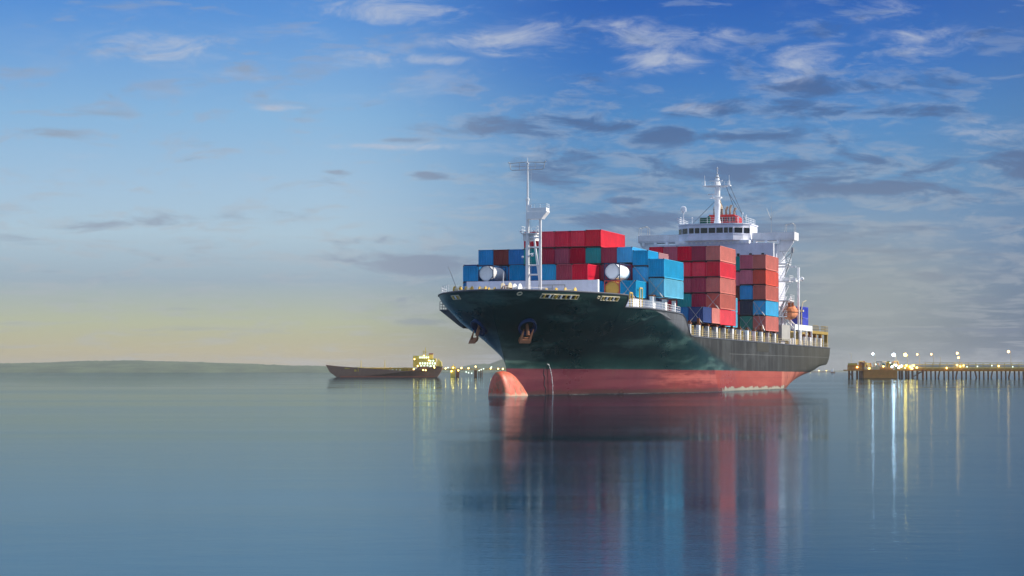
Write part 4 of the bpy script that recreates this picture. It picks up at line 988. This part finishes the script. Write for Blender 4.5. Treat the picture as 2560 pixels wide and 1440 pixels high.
def right_pier():
    Y = 1030; s = 5000/Y
    pr = tag(empty('trestle_pier', (*at(2120, Y), 0)), 'long brown trestle pier with pipe rack running to the right edge', 'pier')
    def X(px): return (px-2120)/s
    def Z(py): return zat(py, Y)
    dk = MB(); dk.b2((X(2292), -1, Z(927)), (X(2900), 5, Z(924))); dk.b2((X(2292), -1.1, Z(928)), (X(2900), -.9, Z(924.5))); dk.build('deck', M['pier'], pr)
    rk = MB()
    rk.b2((X(2312), -.9, Z(907.6)), (X(2900), -.5, Z(906.4))); rk.b2((X(2312), 2.1, Z(907.6)), (X(2900), 2.5, Z(906.4)))
    for px in range(2312, 2900, 18): rk.b2((X(px), -.8, Z(924)), (X(px)+.3, -.6, Z(907))); rk.b2((X(px), -.8, Z(907.3)), (X(px)+.3, 2.4, Z(906.6)))
    rk.build('pipe_rack', M['pipe'], pr)
    for py, r, col in ((919, .45, 'pipe'), (915, .35, 'steel'), (922, .4, 'yellow'), (911.5, .25, 'pipe')):
        p = MB(); p.tube((X(2285), .2, Z(py)), (X(2900), .2, Z(py)), r, n=8); p.build('pipeline', M[col], pr)
    k = 0
    for px in range(2316, 2880, 11):
        k += 1; p = MB(); off = 1.0 if k % 4 == 0 else 0
        p.tube((X(px), -.2, Z(927)), (X(px)+off*random.choice((-1, 1)), -.6, -1), .42, n=8); p.build('pile', M['pile'], pr)
    # loading platform
    pf = tag(empty('loading_platform', (*at(2116, Y), 0)), 'lit loading platform crowded with pipework at the pier head', 'platform')
    def X2(px): return (px-2116)/s
    d = MB(); d.b2((X2(2118), -4, Z(927)), (X2(2298), 12, Z(924)))
    d.b2((X2(2156), -3.6, Z(945)), (X2(2240), 8, Z(927.05))); d.build('deck', M['pier'], pf)
    for px in (2120, 2128, 2140, 2147, 2151, 2246, 2252, 2262, 2268, 2278, 2290, 2304):
        p = MB(); p.tube((X2(px), -3.2, Z(925)), (X2(px), -3.4, -1), .55, n=8); p.build('pile', M['pile'], pf)
    br = MB()
    for a, b, c, e in ((2290, 933, 2312, 926), (2276, 944, 2300, 930), (2120, 930, 2130, 944)): br.tube((X2(a), -3.2, Z(b)), (X2(c), -3.2, Z(e)), .25, n=6)
    br.build('brace', M['pile'], pf)
    rnd = random.Random(11)
    cols = ['pipe', 'pier', 'steel', 'yellow', 'green', 'cream', 'rusty']
    for i in range(26):
        px = rnd.uniform(2150, 2242); p = MB(); top = rnd.uniform(903, 914)
        q = [(X2(px), rnd.uniform(-3, 6), Z(924)), (X2(px), 0, Z(top)), (X2(px+rnd.uniform(4, 14)), 0, Z(top)), (X2(px+rnd.uniform(4, 14)), 0, Z(924))]
        q = [(x, q[0][1], z) for x, _, z in q]; p.path(q, rnd.uniform(.18, .38)); p.build('pipe_loop', M[rnd.choice(cols)], pf)
    for a, b, c, e, m in ((2121, 913, 2152, 924, 'pier'), (2152, 906, 2158, 924, 'rusty'), (2246, 912, 2272, 924, 'yellow'), (2196, 918, 2226, 924, 'pier'), (2158, 917, 2196, 924, 'cream'), (2122, 908, 2140, 913, 'yellow')):
        p = MB(); p.b2((X2(a), -3.5, Z(e)), (X2(c), 3, Z(b)))
        p.build('equipment_cabin', M[m], pf)
    rr = MB(); rr.rail([(X2(2118), -4, Z(924)), (X2(2298), -4, Z(924))], 1.2, .07, 2.2, 2); rr.build('railing', M['pipe'], pf)
    hs = MB(); hs.tube((X2(2278), -3, Z(924)), (X2(2275), -3, Z(911)), .5, .3, n=8); hs.build('hose_tower', M['white'], pf)
    for px, py, m in ((2186, 911, 'winl'), (2222, 907, 'winl'), (2232, 912, 'winy'), (2259, 920, 'winl'), (2205, 916, 'winy'), (2140, 918, 'winy'), (2170, 921, 'winy'), (2245, 915, 'winy')):
        l = MB(); l.ball((X2(px), -3.8, Z(py)), .38, 8, 6); l.build('work_lamp', M[m], pf)
    for px, py, m in ((2226, 917, 'streakc'), (2236, 913, 'streakc'), (2243, 919, 'streakc'), (2250, 915, 'streakc'), (2262, 914, 'streaky'), (2271, 917, 'streaky'), (2280, 914, 'streaky'), (2288, 919, 'streaky'), (2275, 921, 'streaky')):  # added lamps, there only to widen the light streaks on the water
        l = MB(); l.ball((X2(px), -4.2, Z(py)), .55, 8, 6); l.build('added_streak_lamp', M[m], pf)
    for px, py, m in ((2391, 913, 'streaky'), (2399, 916, 'streaky'), (2407, 914, 'streaky')):  # more lamps added for the water streak below the double lamp
        l = MB(); l.ball((X(px), -1.6, Z(py)), .42, 8, 6); l.build('added_streak_lamp', M[m], pr)
    for px, py in ((2416, 917), (2442, 916), (2478, 914), (2495, 915), (2365, 920), (2530, 917)):
        l = MB(); l.ball((X(px), -1.5, Z(py)), .34, 8, 6); l.build('work_lamp', M['winy' if px % 2 else 'winl'], pr)
    lamp_post(2128, Y-2, 884, 924, None, 'unlit thin mast at the far left end of the pier', .3)
    lamp_post(2188, Y-2, 885.5, 924, M['lampc'], 'small cool white lamp above the platform pipework', .5)
    lamp_post(2240, Y-2, 888, 924, M['lampc'], 'brightest blue white lamp on the loading platform', .8)
    lamp_post(2269, Y-2, 888, 924, M['lampy'], 'bright yellow lamp beside the blue white one', .8)
    lamp_post(2299, Y, 887, 924, M['lampw'], 'small warm lamp where the trestle leaves the platform', .42)
    lamp_post(2334, Y, 886.5, 924, M['lampw'], 'small warm lamp, second along the trestle', .42)
    lamp_post(2351, Y, 893, 924, None, 'bare unlit mast on the trestle right of a small warm lamp', .3)
    lamp_post(2399, Y, 884, 924, M['lampw'], 'double headed orange lamp mid trestle', .55, True)
    lamp_post(2527, Y, 880, 924, M['lampw'], 'tall warm lamp on the trestle near the right edge of the photo', .62)
right_pier()

def tanker():
    Y = 1167; s = 5000/Y; x0 = at(1105, Y)[0]
    o = tag(empty('tanker', (x0, Y, 0)), 'small dark hulled tanker with lit yellow accommodation, moored left of the big bow', 'tanker ship')
    def X(px): return (px-1105)/s
    def Z(py): return zat(py, Y)
    prof = [(1105.5, 915), (1103, 926), (1097, 936), (1088, 943.5), (846, 943.5), (822, 930), (812, 912), (838, 915), (1020, 928.5-.5), (1036, 928), (1045, 917), (1050, 916)]
    h = MB(); n = len(prof); half = 8.0
    pts = []
    for side in (-1, 1):
        for px, py in prof:
            k = 1 if 850 < px < 1085 else .45
            pts.append((X(px), 9+side*half*k, Z(py)-(1.0 if py > 940 else 0)))
    h.poly(pts, [(k, (k+1) % n, n+(k+1) % n, n+k) for k in range(n)]+[tuple(range(n-1, -1, -1)), tuple(range(n, 2*n))]); h.build('hull', M['tdark'], o)
    bt = MB(); bt.b2((X(1086), .93, Z(943.5)), (X(850), 1.0, Z(940.5))); bt.build('boot_stripe', M['tred'], o)
    bl = MB()
    bl.b2((X(1032), 4, Z(918)), (X(1046), 15, Z(889))); bl.b2((X(1046), 3, Z(917)), (X(1089), 14, Z(896))); bl.b2((X(1046), 4, Z(896)), (X(1072), 13, Z(889)))
    bl.b2((X(1033), 2, Z(897)), (X(1041), 16, Z(894.5))); bl.build('accommodation', M['tcream'], o)
    for py0, py1, a, b, stp in ((891.5, 895.5, 1048, 1070, 5.2), (900.5, 903.5, 1074, 1088, 7), (906, 911, 1048, 1089, 6.2), (913.5, 916.5, 1050, 1088, 8)):
        px = a
        while px < b: w_ = MB(); w_.b2((X(px), 2.86, Z(py1)), (X(px+stp*.55), 2.99 if py0 > 896 else 3.99, Z(py0))); w_.build('lit_window', M['winl'], o); px += stp
    for px, py in ((1036, 898), (1060, 889), (1072, 901), (1083, 901), (1044, 915), (1086, 919), (1058, 925), (1064, 925.5), (1075, 916), (1034, 923)):
        l = MB(); l.ball((X(px), .8, Z(py)), .34, 8, 6); l.build('deck_lamp', M['winl' if px % 2 else 'winy'], o)
    f = MB(); f.b2((X(1071), 6, Z(896)), (X(1081), 12, Z(886))); f.cur = 1; f.b2((X(1071), 5.9, Z(886)), (X(1081.5), 12.1, Z(883))); f.build('funnel', [M['tcream'], M['tred']], o)
    m = MB(); m.tube((X(1062), 8, Z(889)), (X(1062), 8, Z(868)), .35, .12, n=6); m.b2((X(1056), 7.8, Z(880)), (X(1067), 8.2, Z(879))); m.tube((X(1057), 8, Z(889)), (X(1057), 8, Z(876)), .15, n=5); m.build('mast', M['tcream'], o)
    d = MB(); d.prism([(X(1091), Z(917)), (X(1104), Z(917)), (X(1103), Z(905)), (X(1096), Z(899)), (X(1092), Z(903))], 1, 5, 12); d.tube((X(1095), 8, Z(901)), (X(1095), 8, Z(896)), .5, .1, n=6); d.build('stern_crane_house', M['tcream'], o)
    p = MB(); rnd = random.Random(2)
    for px in range(884, 1030, 9): p.b2((X(px), 4, Z(929)), (X(px+rnd.uniform(2, 6)), 12, Z(rnd.uniform(918, 924))))
    p.b2((X(1002), 5, Z(929)), (X(1031), 14, Z(920))); p.tube((X(860), 5, Z(921)), (X(1030), 5, Z(921)), .5, n=6); p.build('deck_pipework', M['yellow'], o)
    for px in (900, 960): l = MB(); l.tube((X(px), 8, Z(924)), (X(px), 8, Z(900)), .3, .15, n=6); l.build('king_post', M['tcream'], o)
tanker()

def left_pier():
    Y = 1190; s = 5000/Y
    o = tag(empty('jetty_walkway', (*at(1110, Y), 0)), 'low yellow lit walkway on dolphins running behind the big bow', 'jetty')
    def X(px): return (px-1110)/s
    def Z(py): return zat(py, Y)
    w_ = MB(); w_.b2((X(1040), 18, Z(925)), (X(1700), 20, Z(923.5))); w_.b2((X(1040), 18, Z(921.5)), (X(1700), 18.2, Z(920.6)))
    for px in range(1040, 1700, 8): w_.b2((X(px), 18, Z(924)), (X(px)+.3, 18.2, Z(921)))
    w_.build('walkway', M['yellow'], o)
    for a, b, m in ((1124, 1136, 'tcream'), (1138, 1146, 'pile'), (1184, 1191, 'pile'), (1195, 1197, 'pile'), (1199, 1201, 'pile'), (1203, 1205, 'pile'), (1420, 1430, 'pile')):
        p = MB(); p.b2((X(a), 15, -1), (X(b), 22, Z(925.2))); p.build('dolphin', M[m], o)
    h = MB(); h.b2((X(1126), 16, Z(923.4)), (X(1137), 21, Z(917))); h.tube((X(1131), 18, Z(917)), (X(1131), 18, Z(910)), .2, n=5); h.prism([(X(1125), Z(917)), (X(1138), Z(917)), (X(1131), Z(914))], 1, 16, 21); h.build('control_hut', M['tcream'], o)
    for px, py, m in ((1112, 921, 'winy'), (1118, 919, 'winl'), (1131, 919, 'winy'), (1152, 920, 'winy'), (1170, 920.5, 'winy'), (1188, 916.5, 'winy'), (1197, 926, 'winl'), (1202, 924, 'winl'), (1208, 922, 'winl'), (1228, 917.5, 'winl'), (1226, 921, 'winy'), (1245, 922, 'winy'), (1257, 922, 'winy'), (1164, 930, 'winl'), (1170, 932, 'winl'), (1178, 933, 'winl'), (1127, 928, 'winy'), (1144, 926, 'winy')):
        l = MB(); l.ball((X(px), 14.5, Z(py)), .40, 8, 6); l.build('deck_lamp', M[m], o)
left_pier()

def hills():
    m, n, b = principled('hill_cover', (.10, .14, .06), .9)
    t = n.add('ShaderNodeTexCoord').outputs['Object']; a = n.noise(t, .012, 6, .65)
    n.l.new(n.mix(n.maprange(a, .35, .65), (.02, .05, .02), (.07, .11, .045)), b.inputs['Base Color'])
    Y = 5200; s = 5000/Y; rnd = np.random.RandomState(4)
    ridge = [(-2500, 903), (-1400, 890), (-600, 902), (0, 908), (300, 900), (520, 906), (760, 914), (900, 918), (1040, 921), (1125, 920.5), (1145, 919), (1165, 914.5), (1185, 911), (1205, 909), (1222, 909), (1235, 904), (1250, 899), (1264, 895), (1290, 893), (1330, 897), (1400, 908), (1500, 918), (1620, 924), (1700, 927)]
    xs = np.arange(-2500, 1701, 7); top = np.interp(xs, [p[0] for p in ridge], [p[1] for p in ridge]); mb = MB(); K = 14
    jit = np.convolve(rnd.normal(0, 1.1, len(xs)+8), np.ones(5)/5, 'same')[4:-4]
    for i, px in enumerate(xs):
        H = max(1.5, (928-(top[i]+jit[i]*.9))/s+EYE)
        for k in range(K+1):
            u = k/K; prof = math.sin(u*math.pi/2)**.8 if u < .999 else 1
            mb.v.append((at(px, Y)[0]*(1+u*.12), Y+u*700, (H*(1+.13*u))*prof-1+(rnd.normal(0, .9) if 0 < k < K else 0)))
    for i in range(len(xs)-1):
        for k in range(K): a0 = i*(K+1)+k; mb.f.append((a0, a0+K+1, a0+K+2, a0+1)); mb.mi.append(0)
    tag(mb.build('hills', m, smooth=True), kind='structure')
    # low far coast behind the right pier
    mb = MB(); xs = np.arange(2028, 3400, 6); Y2 = 9000
    for px in xs:
        x, y = at(px, Y2); h = max(2.0, 7+3*math.sin(px*.02)+rnd.normal(0, 1.2)) if px > 2060 else 4
        mb.v += [(x, y, -1), (x, y+60, h), (x, y+500, h+1)]
    for i in range(len(xs)-1):
        a0 = i*3; mb.f += [(a0, a0+3, a0+4, a0+1), (a0+1, a0+4, a0+5, a0+2)]; mb.mi += [0, 0]
    tag(mb.build('distant_coast', m), kind='structure')
hills()

def small_boats():
    for px, Y, L, lb in ((2030, 6500, 26, 'tiny lit vessel on the horizon just right of the stern'), (2052, 6500, 34, 'tiny lit vessel on the horizon between the stern and the pier'), (2070, 6800, 30, 'tiny lit vessel on the horizon nearest the pier head'), (2083, 3600, 8, 'pale navigation buoy left of the pier head')):
        x, y = at(px, Y); o = tag(empty('distant_vessel' if L > 10 else 'navigation_buoy', (x, y, 0)), lb, 'vessel' if L > 10 else 'buoy')
        h = MB(); h.prism([(-L/2, -.5), (L/2-2, -.5), (L/2, 2.8), (-L/2, 2.4)], 1, -3, 3); h.build('hull', M['tdark'], o)
        c = MB(); c.b2((-L*.4, -2.5, 2.4), (-L*.1, 2.5, 6.5)); c.tube((0, 0, 2), (0, 0, 9), .3, n=5); c.build('cabin', M['white'], o)
        if L > 10: l = MB(); l.ball((-L*.2, -3, 5.5), 1.1, 8, 6); l.build('lamp', M['winy'], o)
small_boats()

def haze():
    m = bpy.data.materials.new('haze_air'); m.use_nodes = True; n = NT(m.node_tree)
    v = n.add('ShaderNodeVolumePrincipled', {'Color': (.86, .86, .84, 1), 'Density': 0.00005, 'Anisotropy': .2})
    n.l.new(v.outputs[0], n.add('ShaderNodeOutputMaterial').inputs['Volume'])
    mb = MB(); mb.b2((-7000, -300, -4), (7000, 11000, 60))
    tag(mb.build('haze', m), kind='stuff')
haze()
